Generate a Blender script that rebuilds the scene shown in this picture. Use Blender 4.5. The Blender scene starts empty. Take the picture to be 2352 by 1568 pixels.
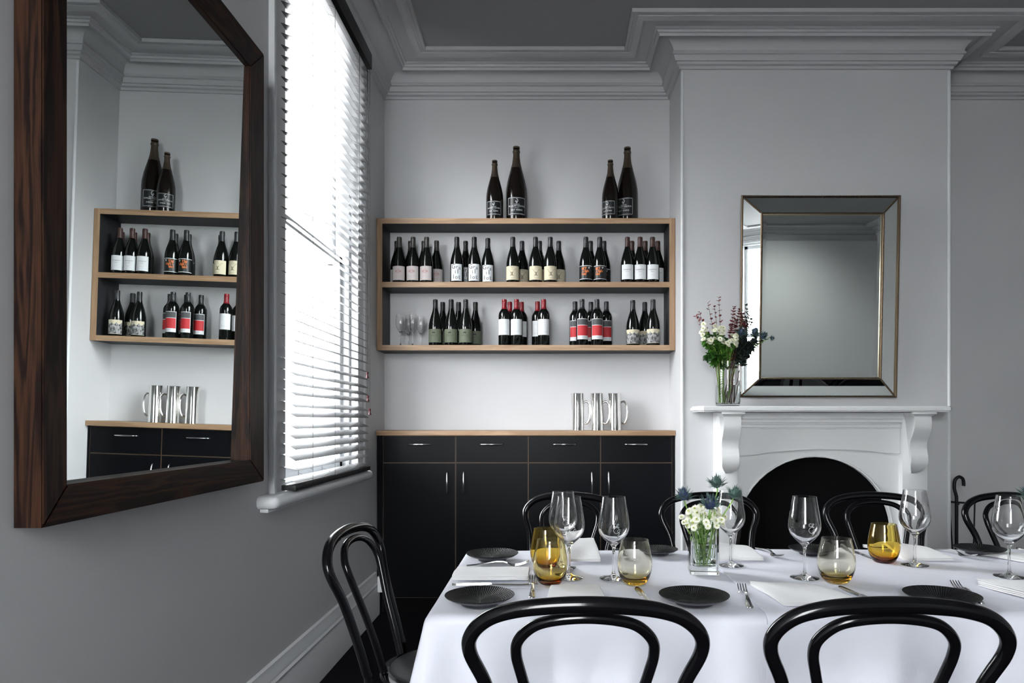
import bpy, bmesh, math, random
from mathutils import Vector, Matrix, Euler, noise
PI = math.pi
random.seed(7)
sc = bpy.context.scene
COL = sc.collection

# ------------------------------------------------------------------ camera
F = 1600.0; VX = 1262.0; VY = 965.0; CH = 1.22
cam_d = bpy.data.cameras.new('camera'); cam = bpy.data.objects.new('camera', cam_d); COL.objects.link(cam)
cam_d.sensor_width = 36.0; cam_d.sensor_fit = 'HORIZONTAL'
cam_d.lens = 36.0 * F / 2352.0
cam_d.shift_x = -(VX - 1176.0) / 2352.0
cam_d.shift_y = (VY - 784.0) / 2352.0
cam_d.clip_start = 0.05
cam.location = (0, 0, CH); cam.rotation_euler = (PI / 2, 0, 0)
sc.camera = cam

# ------------------------------------------------------------------ world, light, exposure
w = bpy.data.worlds.new('overcast_sky'); sc.world = w; w.use_nodes = True
wn = w.node_tree; bg = wn.nodes['Background']; bg.inputs[1].default_value = 24.0
_tc = wn.nodes.new('ShaderNodeTexCoord'); _sp = wn.nodes.new('ShaderNodeSeparateXYZ'); _rp = wn.nodes.new('ShaderNodeValToRGB')
_mr = wn.nodes.new('ShaderNodeMapRange'); _mr.inputs[1].default_value = -1; _mr.inputs[2].default_value = 1
wn.links.new(_tc.outputs['Generated'], _sp.inputs[0]); wn.links.new(_sp.outputs[2], _mr.inputs[0]); wn.links.new(_mr.outputs[0], _rp.inputs[0])
_el = _rp.color_ramp.elements      # dim ground, pale horizon, brighter overcast above
_el[0].position = 0.40; _el[0].color = (0.24, 0.245, 0.25, 1); _el[1].position = 1.0; _el[1].color = (0.90, 0.955, 1.0, 1)
for _p, _v in ((0.5, 0.55), (0.62, 0.74)):
    _e = _el.new(_p); _e.color = (_v * 0.965, _v * 0.985, _v, 1)
wn.links.new(_rp.outputs[0], bg.inputs[0])
def portal(name, x, y0, y1, z0, z1):
    d = bpy.data.lights.new(name, 'AREA'); d.shape = 'RECTANGLE'; d.size = z1 - z0; d.size_y = y1 - y0
    d.cycles.is_portal = True
    o = bpy.data.objects.new(name, d); COL.objects.link(o)
    o.location = (x, (y0 + y1) / 2, (z0 + z1) / 2); o.rotation_euler = (0, -PI / 2, 0)
portal('window_portal', -1.32, 2.84, 3.97, 0.92, 3.22)
_p2 = bpy.data.objects.new('window_portal', bpy.data.lights.new('window_portal', 'AREA')); COL.objects.link(_p2)
_p2.data.shape = 'RECTANGLE'; _p2.data.size = 1.16; _p2.data.size_y = 2.46; _p2.data.cycles.is_portal = True
_p2.location = (-0.41, -2.32, 2.12); _p2.rotation_euler = (PI / 2, 0, PI)
vs = sc.view_settings
sc.display_settings.display_device = 'sRGB'
vs.view_transform = 'Standard'; vs.look = 'None'; vs.gamma = 1.0; vs.use_curve_mapping = False
vs.exposure = 0.80
try:
    sc.cycles.use_denoising = True
    sc.cycles.max_bounces = 16; sc.cycles.transmission_bounces = 14; sc.cycles.transparent_max_bounces = 24
    sc.cycles.diffuse_bounces = 8
    sc.cycles.sample_clamp_indirect = 10.0
    sc.cycles.blur_glossy = 0.6
except Exception: pass

ls = bpy.data.lights.new('rear_wall_fill', 'SPOT'); ls.energy = 34; ls.spot_size = 2.0; ls.spot_blend = 1.0; ls.shadow_soft_size = .06; ls.color = (0.95, 1.0, 0.97)  # added spot without fitting, brightens the rear wall reflected in the mantel mirror
lso = bpy.data.objects.new('rear_wall_fill', ls); COL.objects.link(lso); lso.location = (3.3, -0.7, 3.30)
lso.rotation_euler = Vector((0, -1.4, -1.5)).to_track_quat('-Z', 'Y').to_euler()
def PX(px, Y): return (px - VX) * Y / F
def PZ(py, Y): return CH - (py - VY) * Y / F
TZ = 0.75
def TY(py, z=TZ): return (CH - z) * F / (py - VY)

# ------------------------------------------------------------------ materials
MATS = {}
def pmat(name, col, rough=0.5, metal=0.0, spec=0.5, coat=0.0, bump=None, noise=None, trans=0.0, ior=1.45, sheen=0.0):
    """bump=(scale,strength,dist)  noise=(scale,colour2,stretch)"""
    if name in MATS: return MATS[name]
    m = bpy.data.materials.new(name); m.use_nodes = True
    nt = m.node_tree; b = nt.nodes['Principled BSDF']
    b.inputs['Base Color'].default_value = (*col, 1); b.inputs['Roughness'].default_value = rough
    b.inputs['Metallic'].default_value = metal; b.inputs['Specular IOR Level'].default_value = spec
    b.inputs['Coat Weight'].default_value = coat; b.inputs['Coat Roughness'].default_value = 0.08
    b.inputs['Transmission Weight'].default_value = trans; b.inputs['IOR'].default_value = ior
    b.inputs['Sheen Weight'].default_value = sheen
    tc = None
    if noise or bump: tc = nt.nodes.new('ShaderNodeTexCoord')
    if noise:
        mp = nt.nodes.new('ShaderNodeMapping'); mp.inputs['Scale'].default_value = noise[2]
        nt.links.new(tc.outputs['Object'], mp.inputs['Vector'])
        n = nt.nodes.new('ShaderNodeTexNoise'); n.inputs['Scale'].default_value = noise[0]; n.inputs['Detail'].default_value = 6
        nt.links.new(mp.outputs[0], n.inputs['Vector'])
        r = nt.nodes.new('ShaderNodeValToRGB')
        r.color_ramp.elements[0].position = 0.35; r.color_ramp.elements[1].position = 0.68
        r.color_ramp.elements[0].color = (*col, 1); r.color_ramp.elements[1].color = (*noise[1], 1)
        nt.links.new(n.outputs['Fac'], r.inputs[0]); nt.links.new(r.outputs[0], b.inputs['Base Color'])
    if bump:
        n2 = nt.nodes.new('ShaderNodeTexNoise'); n2.inputs['Scale'].default_value = bump[0]; n2.inputs['Detail'].default_value = 5
        nt.links.new(tc.outputs['Object'], n2.inputs['Vector'])
        bp = nt.nodes.new('ShaderNodeBump'); bp.inputs['Strength'].default_value = bump[1]; bp.inputs['Distance'].default_value = bump[2]
        nt.links.new(n2.outputs['Fac'], bp.inputs['Height']); nt.links.new(bp.outputs[0], b.inputs['Normal'])
    MATS[name] = m
    return m

WALL = pmat('wall_paint', (0.545, 0.55, 0.563), 0.62, bump=(60, 0.12, 0.004), noise=(1.7, (0.575, 0.578, 0.585), (1, 1, 1)))
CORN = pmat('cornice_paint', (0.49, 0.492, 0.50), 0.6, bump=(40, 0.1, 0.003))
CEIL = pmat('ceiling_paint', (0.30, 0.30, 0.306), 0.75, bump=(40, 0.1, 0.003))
TRIM = pmat('trim_gloss', (0.70, 0.715, 0.73), 0.38, bump=(25, 0.08, 0.003))
MANTELM = pmat('mantel_paint', (0.72, 0.73, 0.735), 0.33, bump=(30, 0.15, 0.003))
CARPET = pmat('dark_carpet', (0.006, 0.006, 0.008), 0.95, bump=(400, 0.6, 0.004), spec=0.1)
BLACK = pmat('black_laminate', (0.004, 0.0043, 0.0055), 0.32, spec=0.10, bump=(90, 0.06, 0.001))
SHELFIN = pmat('shelf_charcoal', (0.022, 0.023, 0.026), 0.5, spec=0.3)
SOOT = pmat('firebox_soot', (0.0035, 0.0035, 0.004), 0.9, spec=0.1)
STEEL = pmat('polished_steel', (0.78, 0.77, 0.74), 0.09, metal=1.0)
CUTM = pmat('cutlery_steel', (0.62, 0.62, 0.63), 0.16, metal=1.0)
HANDM = pmat('handle_chrome', (0.6, 0.6, 0.62), 0.2, metal=1.0)
IRON = pmat('black_iron', (0.008, 0.008, 0.009), 0.45, spec=0.4)
CHAIRM = pmat('black_lacquered_bentwood', (0.0035, 0.0035, 0.0045), 0.14, spec=0.45, coat=0.0, bump=(55, 0.05, 0.002))
SEATM = pmat('seat_leather', (0.02, 0.021, 0.023), 0.5, bump=(300, 0.4, 0.002))
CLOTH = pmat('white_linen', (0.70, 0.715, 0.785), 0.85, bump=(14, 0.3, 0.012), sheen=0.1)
NAPM = pmat('napkin_linen', (0.88, 0.88, 0.885), 0.85, bump=(60, 0.25, 0.004), sheen=0.1)
BLINDM = pmat('blind_slat', (0.042, 0.042, 0.042), 0.35)
PELM = pmat('black_pelmet', (0.006, 0.006, 0.007), 0.5)
CORDM = pmat('blind_cord', (0.03, 0.03, 0.03), 0.8)
TASS = pmat('rosewood_tassel', (0.055, 0.012, 0.014), 0.35)
GOLDB = pmat('antique_bronze_beading', (0.13, 0.09, 0.055), 0.38, metal=0.75, bump=(120, 0.4, 0.002))
MIRR = pmat('mirror_silver', (0.80, 0.84, 0.83), 0.004, metal=1.0)
MIRD = pmat('aged_mirror_silver', (0.84, 0.88, 0.86), 0.004, metal=1.0)
WINED = pmat('dark_wine_glass', (0.0035, 0.0045, 0.004), 0.06, spec=0.6)
CHAMP = pmat('champagne_glass', (0.006, 0.004, 0.003), 0.10, spec=0.5)
INK = pmat('black_print', (0.01, 0.01, 0.012), 0.6)
WHITEP = pmat('white_print', (0.72, 0.74, 0.76), 0.45)

def wood(name, c1, c2, axis, scale=6, rough=0.4, bumpd=0.0015, lines=14, c3=None, coat=0.0, spec=0.4):
    if name in MATS: return MATS[name]
    m = bpy.data.materials.new(name); m.use_nodes = True; nt = m.node_tree; b = nt.nodes['Principled BSDF']
    tc = nt.nodes.new('ShaderNodeTexCoord'); mp = nt.nodes.new('ShaderNodeMapping')
    s = [scale] * 3; s[axis] = scale * 0.07
    mp.inputs['Scale'].default_value = s
    nt.links.new(tc.outputs['Object'], mp.inputs[0])
    n = nt.nodes.new('ShaderNodeTexNoise'); n.inputs['Scale'].default_value = 2.2; n.inputs['Detail'].default_value = 7; n.inputs['Distortion'].default_value = 0.6
    nt.links.new(mp.outputs[0], n.inputs['Vector'])
    mm = nt.nodes.new('ShaderNodeMath'); mm.operation = 'MULTIPLY'; mm.inputs[1].default_value = lines
    nt.links.new(n.outputs['Fac'], mm.inputs[0])
    sn = nt.nodes.new('ShaderNodeMath'); sn.operation = 'SINE'; nt.links.new(mm.outputs[0], sn.inputs[0])
    mr = nt.nodes.new('ShaderNodeMapRange'); mr.inputs[1].default_value = -1; mr.inputs[2].default_value = 1
    nt.links.new(sn.outputs[0], mr.inputs[0])
    n3 = nt.nodes.new('ShaderNodeTexNoise'); n3.inputs['Scale'].default_value = 14; n3.inputs['Detail'].default_value = 4
    nt.links.new(mp.outputs[0], n3.inputs['Vector'])
    mul = nt.nodes.new('ShaderNodeMath'); mul.operation = 'MULTIPLY'
    nt.links.new(mr.outputs[0], mul.inputs[0]); nt.links.new(n3.outputs['Fac'], mul.inputs[1])
    r = nt.nodes.new('ShaderNodeValToRGB'); r.color_ramp.elements[0].position = 0.05; r.color_ramp.elements[1].position = 0.62
    r.color_ramp.elements[0].color = (*c1, 1); r.color_ramp.elements[1].color = (*c2, 1)
    nt.links.new(mul.outputs[0], r.inputs[0]); nt.links.new(r.outputs[0], b.inputs['Base Color'])
    b.inputs['Roughness'].default_value = rough; b.inputs['Coat Weight'].default_value = coat; b.inputs['Specular IOR Level'].default_value = spec
    bp = nt.nodes.new('ShaderNodeBump'); bp.inputs['Strength'].default_value = 0.5; bp.inputs['Distance'].default_value = bumpd
    nt.links.new(mul.outputs[0], bp.inputs['Height']); nt.links.new(bp.outputs[0], b.inputs['Normal'])
    MATS[name] = m; return m
OAK = wood('oak_edge', (0.30, 0.185, 0.105), (0.42, 0.28, 0.17), 0, scale=10, rough=0.45, lines=22, bumpd=0.0004)
OAKV = wood('oak_edge_upright', (0.30, 0.185, 0.105), (0.42, 0.28, 0.17), 2, scale=10, rough=0.45, lines=22, bumpd=0.0004)
DWZ = wood('stained_pine_upright', (0.0085, 0.0038, 0.0029), (0.047, 0.0195, 0.0100), 2, scale=10, rough=0.45, lines=34, bumpd=0.0004, spec=0.16)
DWY = wood('stained_pine_rail', (0.0085, 0.0038, 0.0029), (0.047, 0.0195, 0.0100), 1, scale=10, rough=0.45, lines=34, bumpd=0.0004, spec=0.16)

def glassmat(name, col=(1, 1, 1), dens=0.0, ior=1.46):
    m = bpy.data.materials.new(name); m.use_nodes = True; nt = m.node_tree
    b = nt.nodes['Principled BSDF']; b.inputs['Base Color'].default_value = (1, 1, 1, 1)
    b.inputs['Roughness'].default_value = 0.0; b.inputs['Transmission Weight'].default_value = 1.0; b.inputs['IOR'].default_value = ior
    if dens > 0:
        v = nt.nodes.new('ShaderNodeVolumeAbsorption'); v.inputs['Color'].default_value = (*col, 1); v.inputs['Density'].default_value = dens
        nt.links.new(v.outputs[0], nt.nodes['Material Output'].inputs['Volume'])
    return m
GLASS = glassmat('clear_glass')
VASEG = glassmat('vase_glass', (0.6, 0.9, 0.75), 1.2)
AMBD = glassmat('deep_amber_glass', (0.95, 0.81, 0.0), 620)
AMBL = glassmat('light_amber_glass', (0.90, 0.76, 0.0), 230)
AMBP = glassmat('pale_amber_glass', (0.88, 0.74, 0.0), 60)
WATERM = glassmat('vase_water', (0.7, 0.9, 0.8), 3.0, ior=1.33)
def panemat():
    m = bpy.data.materials.new('window_pane_glass'); m.use_nodes = True; nt = m.node_tree
    nt.nodes.remove(nt.nodes['Principled BSDF'])
    t = nt.nodes.new('ShaderNodeBsdfTransparent'); g = nt.nodes.new('ShaderNodeBsdfGlossy'); g.inputs['Roughness'].default_value = 0.01
    fr = nt.nodes.new('ShaderNodeFresnel'); fr.inputs[0].default_value = 1.45; mx = nt.nodes.new('ShaderNodeMixShader')
    ge = nt.nodes.new('ShaderNodeNewGeometry'); inv = nt.nodes.new('ShaderNodeMath'); inv.operation = 'SUBTRACT'; inv.inputs[0].default_value = 1.0
    ml = nt.nodes.new('ShaderNodeMath'); ml.operation = 'MULTIPLY'   # reflect once, on the outer face only
    nt.links.new(ge.outputs['Backfacing'], inv.inputs[1]); nt.links.new(inv.outputs[0], ml.inputs[0]); nt.links.new(fr.outputs[0], ml.inputs[1])
    nt.links.new(ml.outputs[0], mx.inputs[0]); nt.links.new(t.outputs[0], mx.inputs[1]); nt.links.new(g.outputs[0], mx.inputs[2])
    nt.links.new(mx.outputs[0], nt.nodes['Material Output'].inputs[0]); return m
PANE = panemat()
def platemat():
    m = bpy.data.materials.new('ridged_black_stoneware'); m.use_nodes = True; nt = m.node_tree; b = nt.nodes['Principled BSDF']
    b.inputs['Base Color'].default_value = (0.007, 0.0075, 0.008, 1); b.inputs['Roughness'].default_value = 0.45; b.inputs['Specular IOR Level'].default_value = 0.25
    tc = nt.nodes.new('ShaderNodeTexCoord'); sp = nt.nodes.new('ShaderNodeSeparateXYZ'); nt.links.new(tc.outputs['Object'], sp.inputs[0])
    at = nt.nodes.new('ShaderNodeMath'); at.operation = 'ARCTAN2'; nt.links.new(sp.outputs[1], at.inputs[0]); nt.links.new(sp.outputs[0], at.inputs[1])
    mu = nt.nodes.new('ShaderNodeMath'); mu.operation = 'MULTIPLY'; mu.inputs[1].default_value = 84; nt.links.new(at.outputs[0], mu.inputs[0])
    sn = nt.nodes.new('ShaderNodeMath'); sn.operation = 'SINE'; nt.links.new(mu.outputs[0], sn.inputs[0])
    ln = nt.nodes.new('ShaderNodeVectorMath'); ln.operation = 'LENGTH'; nt.links.new(tc.outputs['Object'], ln.inputs[0])
    m2 = nt.nodes.new('ShaderNodeMath'); m2.operation = 'MULTIPLY'; m2.inputs[1].default_value = 1300; nt.links.new(ln.outputs['Value'], m2.inputs[0])
    s2 = nt.nodes.new('ShaderNodeMath'); s2.operation = 'SINE'; nt.links.new(m2.outputs[0], s2.inputs[0])
    m3 = nt.nodes.new('ShaderNodeMath'); m3.operation = 'MULTIPLY'; m3.inputs[1].default_value = 0.35; nt.links.new(s2.outputs[0], m3.inputs[0])
    ad = nt.nodes.new('ShaderNodeMath'); ad.operation = 'ADD'; nt.links.new(sn.outputs[0], ad.inputs[0]); nt.links.new(m3.outputs[0], ad.inputs[1])
    bp = nt.nodes.new('ShaderNodeBump'); bp.inputs['Strength'].default_value = 0.8; bp.inputs['Distance'].default_value = 0.0016
    nt.links.new(ad.outputs[0], bp.inputs['Height']); nt.links.new(bp.outputs[0], b.inputs['Normal']); return m
PLATEM = platemat()
PLATEU = pmat('glazed_black_underside', (0.02, 0.022, 0.03), 0.3, spec=0.6)
def leafc(name, c, r=0.5): return pmat(name, c, r, spec=0.4, noise=(30, tuple(min(1, x * 1.6) for x in c), (1, 1, 1)))
LEAFG = leafc('fresh_green_leaf', (0.05, 0.16, 0.015)); STEMG = leafc('green_stem', (0.16, 0.30, 0.05))
LEAFD = leafc('dark_green_leaf', (0.018, 0.07, 0.010)); LEAFS = leafc('slate_green_leaf', (0.013, 0.024, 0.022))
LEAFB = leafc('burgundy_leaf', (0.13, 0.025, 0.032)); STEMB = leafc('brown_stem', (0.10, 0.05, 0.03))
THIB = leafc('blue_thistle_head', (0.022, 0.032, 0.080)); THIG = leafc('thistle_bract', (0.065, 0.115, 0.10))
PETAL = pmat('cream_petal', (0.88, 0.88, 0.76), 0.6); PETC = pmat('yellow_green_centre', (0.45, 0.50, 0.08), 0.6)

# ------------------------------------------------------------------ mesh helpers
def link(name, bm, mat, parent=None, smooth=30, loc=None):
    me = bpy.data.meshes.new(name); bmesh.ops.recalc_face_normals(bm, faces=bm.faces); bm.to_mesh(me); bm.free()
    if mat: me.materials.append(mat)
    if smooth is not None:
        me.polygons.foreach_set('use_smooth', [True] * len(me.polygons))
        me.set_sharp_from_angle(angle=math.radians(smooth))
    o = bpy.data.objects.new(name, me); COL.objects.link(o)
    if parent: o.parent = parent
    if loc is not None: o.location = loc
    return o
def thing(name, label, cat, loc=(0, 0, 0), rz=0, group=None):
    o = bpy.data.objects.new(name, None); COL.objects.link(o); o.empty_display_size = 0.05
    o.location = loc; o.rotation_euler = (0, 0, rz); return tag(o, label, cat, group)
def tag(o, label=None, cat=None, group=None, kind=None):
    if label: o['label'] = label
    if cat: o['category'] = cat
    if group: o['group'] = group
    if kind: o['kind'] = kind
    return o
def struct(name, bm, mat, smooth=30, parent=None):
    o = link(name, bm, mat, parent, smooth)
    if not parent: o['kind'] = 'structure'
    return o
def ctree(o, parent=None):
    c = o.copy(); COL.objects.link(c)
    if parent: c.parent = parent
    for ch in list(o.children): ctree(ch, c)
    return c
def place(proto, used, loc, rz, label, cat=None, group=None, sc_=None):
    o = proto if not used[0] else ctree(proto)
    used[0] = True
    o.location = loc; o.rotation_euler = (0, 0, rz)
    if sc_: o.scale = (sc_,) * 3
    return tag(o, label, cat, group)
def NB(): return bmesh.new()
def box(bm, x0, x1, y0, y1, z0, z1, bev=0.0):
    t = bmesh.new()
    bmesh.ops.create_cube(t, size=1)
    for v in t.verts:
        v.co = Vector(((x0 + x1) / 2 + v.co.x * (x1 - x0), (y0 + y1) / 2 + v.co.y * (y1 - y0), (z0 + z1) / 2 + v.co.z * (z1 - z0)))
    if bev: bmesh.ops.bevel(t, geom=t.edges[:], offset=bev, segments=2, affect='EDGES', profile=0.6)
    join(bm, t)
    return bm
def join(bm, t, mat=None):
    mp = {}
    for v in t.verts: mp[v] = bm.verts.new(mat @ v.co if mat else v.co)
    for f in t.faces:
        try: bm.faces.new([mp[v] for v in f.verts])
        except ValueError: pass
    t.free()
def lathe(bm, prof, n=32, ctr=(0, 0, 0), close=False):
    rings = []
    for r, z in prof:
        if r < 1e-6: rings.append([bm.verts.new((ctr[0], ctr[1], ctr[2] + z))])
        else: rings.append([bm.verts.new((ctr[0] + r * math.cos(2 * PI * i / n), ctr[1] + r * math.sin(2 * PI * i / n), ctr[2] + z)) for i in range(n)])
    pairs = list(zip(rings, rings[1:]))
    if close: pairs.append((rings[-1], rings[0]))
    for a, b in pairs:
        for i in range(n):
            j = (i + 1) % n
            if len(a) == 1 and len(b) == 1: continue
            if len(a) == 1: bm.faces.new((a[0], b[i], b[j]))
            elif len(b) == 1: bm.faces.new((a[i], a[j], b[0]))
            else: bm.faces.new((a[i], a[j], b[j], b[i]))
    return bm
def crom(pts, k=6, closed=False):
    P = [Vector(p) for p in pts]; out = []; n = len(P)
    rng = n if closed else n - 1
    for i in range(rng):
        if closed: a, b, c, d = P[(i - 1) % n], P[i], P[(i + 1) % n], P[(i + 2) % n]
        else: a, b, c, d = P[max(i - 1, 0)], P[i], P[i + 1], P[min(i + 2, n - 1)]
        for j in range(k):
            t = j / k
            out.append(0.5 * ((2 * b) + (-a + c) * t + (2 * a - 5 * b + 4 * c - d) * t * t + (-a + 3 * b - 3 * c + d) * t ** 3))
    if not closed: out.append(P[-1])
    return out
def tube(bm, pts, rad, n=10, k=6, closed=False, taper=None, flat=None):
    """rad float or list per control pt."""
    if isinstance(rad, (int, float)): rad = [rad] * len(pts)
    P = crom(pts, k, closed) if k > 1 else [Vector(p) for p in pts]
    R = [v.x for v in crom([(r, 0, 0) for r in rad], k, closed)] if k > 1 else list(rad)
    m = len(P); rings = []; up = None
    for i in range(m):
        if closed: t = (P[(i + 1) % m] - P[(i - 1) % m])
        else: t = P[min(i + 1, m - 1)] - P[max(i - 1, 0)]
        if t.length < 1e-9: t = Vector((0, 0, 1))
        t.normalize()
        if up is None:
            up = Vector((0, 0, 1)) if abs(t.z) < 0.9 else Vector((0, 1, 0))
        s = t.cross(up)
        if s.length < 1e-5: s = t.cross(Vector((1, 0, 0)))
        s.normalize(); up = s.cross(t).normalized()
        fy = flat if flat else 1.0
        rings.append([bm.verts.new(P[i] + (s * math.cos(2 * PI * q / n) + up * math.sin(2 * PI * q / n) * fy) * R[i]) for q in range(n)])
    pr = list(zip(rings, rings[1:]))
    if closed: pr.append((rings[-1], rings[0]))
    for a, b in pr:
        for q in range(n):
            bm.faces.new((a[q], a[(q + 1) % n], b[(q + 1) % n], b[q]))
    if not closed:
        bm.faces.new(rings[0][::-1]); bm.faces.new(rings[-1])
    return bm
def prism(bm, poly, axis, a0, a1):
    """poly 2d extruded along axis; axis x -> poly=(y,z), y -> (x,z), z -> (x,y)"""
    def mk(p, a): return {'x': (a, p[0], p[1]), 'y': (p[0], a, p[1]), 'z': (p[0], p[1], a)}[axis]
    A = [bm.verts.new(mk(p, a0)) for p in poly]; B = [bm.verts.new(mk(p, a1)) for p in poly]
    bm.faces.new(A); bm.faces.new(B[::-1]); n = len(poly)
    for i in range(n): bm.faces.new((A[i], A[(i + 1) % n], B[(i + 1) % n], B[i]))
    return bm
def sweep(bm, path, prof, closed=True):
    """path = xy polygon (interior on the left going ccw); prof (p,z): p inward."""
    n = len(path); rings = []
    for i in range(n):
        p = Vector(path[i])
        if closed or 0 < i < n - 1:
            a = Vector(path[(i - 1) % n]); b = Vector(path[(i + 1) % n])
            d1 = (p - a).normalized(); d2 = (b - p).normalized()
            n1 = Vector((-d1.y, d1.x)); n2 = Vector((-d2.y, d2.x))
            m = (n1 + n2); m = m / m.dot(n1)
        elif i == 0:
            d = (Vector(path[1]) - p).normalized(); m = Vector((-d.y, d.x))
        else:
            d = (p - Vector(path[n - 2])).normalized(); m = Vector((-d.y, d.x))
        rings.append([bm.verts.new((p.x + m.x * q, p.y + m.y * q, z)) for q, z in prof])
    pr = list(zip(rings, rings[1:]))
    if closed: pr.append((rings[-1], rings[0]))
    for a, b in pr:
        for j in range(len(prof) - 1): bm.faces.new((a[j], b[j], b[j + 1], a[j + 1]))
    if not closed:
        bm.faces.new(rings[0]); bm.faces.new(rings[-1][::-1])
    return bm

# ------------------------------------------------------------------ room shell
XL, XA, XC, XR = -1.10, 0.80, 2.44, 4.85
YB, YC, YR = 4.64, 4.24, -2.10
HC = 3.53
W1 = (2.87, 3.95, 0.93, 3.20); W2 = (-0.16, 0.98, 0.90, 3.34)   # second window, in the rear wall
struct('floor', box(NB(), XL - .3, XR + .3, YR - .3, YB + .3, -0.1, 0.0), CARPET)
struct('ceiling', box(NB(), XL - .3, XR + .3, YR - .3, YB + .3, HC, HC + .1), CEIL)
bm = NB(); t = 0.26
for (a, b) in ((YR - .3, W1[0]), (W1[1], YB + .3)): box(bm, XL - t, XL, a, b, 0, HC)
for W in (W1,): box(bm, XL - t, XL, W[0], W[1], 0, W[2]); box(bm, XL - t, XL, W[0], W[1], W[3], HC)
struct('wall_left', bm, WALL)
struct('wall_back', box(NB(), XL, XR, YB, YB + .2, 0, HC), WALL)
struct('wall_right', box(NB(), XR, XR + .2, YR - .3, YB + .3, 0, HC), WALL)
bm = NB(); box(bm, XL, -W2[1], YR - t, YR, 0, HC); box(bm, -W2[0], XR, YR - t, YR, 0, HC)
box(bm, -W2[1], -W2[0], YR - t, YR, 0, W2[2]); box(bm, -W2[1], -W2[0], YR - t, YR, W2[3], HC)
struct('wall_rear', bm, pmat('brightened_wall_paint', (0.76, 0.77, 0.77), 0.62, bump=(60, 0.12, 0.004)))  # wall colour lightened to stand in for stronger light on this wall
bm = NB(); fx0, fx1, fz = 1.09, 2.11, 1.00
prism(bm, [(XA, 0), (fx0, 0), (fx0, fz), (fx1, fz), (fx1, 0), (XC, 0), (XC, HC), (XA, HC)], 'y', YC, YB)
struct('wall_chimney', bm, WALL)
for i, x in enumerate((XA + .008, XC - .008)):
    bm = NB(); tube(bm, [(x, YC - .001, 0), (x, YC - .001, 3.34)], .009, n=10, k=1); struct('trim_%d' % (i + 1), bm, TRIM)
# cornice
prof = [(0, 3.352), (.012, 3.352), (.014, 3.368), (.028, 3.374), (.030, 3.388), (.040, 3.390), (.046, 3.402), (.052, 3.418), (.062, 3.421), (.062, 3.428)]
for i in range(1, 10):
    a = i / 9 * PI / 2
    prof.append((.143 - .090 * math.cos(a), 3.432 + .072 * math.sin(a)))
prof.append((.147, 3.500))
prof += [(.154, 3.474), (.156, 3.490), (.166, 3.492), (.170, 3.503), (.182, 3.505), (.184, 3.516), (.262, 3.516), (.262, 3.499), (.272, 3.500), (.285, 3.506), (.298, 3.508), (.300, 3.513), (.318, 3.513), (.322, 3.508), (.336, 3.508), (.336, HC), (0, HC)]
room = [(XL, YR), (XR, YR), (XR, YB), (XC, YB), (XC, YC), (XA, YC), (XA, YB), (XL, YB)]
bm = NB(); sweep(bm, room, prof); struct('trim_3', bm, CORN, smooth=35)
# skirting boards
bprof = [(0, 0), (.030, 0), (.030, .165), (.026, .175), (.026, .188), (.030, .196), (.022, .206), (.022, .222), (.014, .236), (.012, .262), (0, .268)]
bm = NB(); sweep(bm, [(XL, 4.39), (XL, YR)], bprof, closed=False); struct('baseboard_left', bm, TRIM)
box_bm = box(NB(), XL + .03, XL + .062, 4.33, 4.388, .15, .25, .006); struct('trim_4', box_bm, TRIM)
bm = NB(); sweep(bm, [(XR, YR), (XR, YB), (XC + .02, YB)], bprof, closed=False); struct('baseboard_right', bm, TRIM)
bm = NB(); sweep(bm, [(XL + .03, YR), (XR - .03, YR)], bprof, closed=False); struct('baseboard_rear', bm, TRIM)
# dark door on the right wall
d = struct('door_1', box(NB(), XR - .05, XR - .001, 2.75, 3.75, 0.0, 2.35, .004), pmat('dark_door', (0.008, 0.009, 0.012), 0.4))
bm = NB(); box(bm, XR - .06, XR - .001, 2.65, 2.75, 0, 2.45, .006); box(bm, XR - .06, XR - .001, 3.75, 3.85, 0, 2.45, .006); box(bm, XR - .06, XR - .001, 2.75, 3.75, 2.35, 2.45, .006)
struct('door_frame', bm, TRIM, parent=d)
bm = NB(); tube(bm, [(XR - .05, 2.85, 1.02), (XR - .10, 2.85, 1.02), (XR - .105, 2.87, 1.02), (XR - .105, 2.97, 1.015)], .009, k=3); struct('door_handle', bm, HANDM, parent=d)

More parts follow.
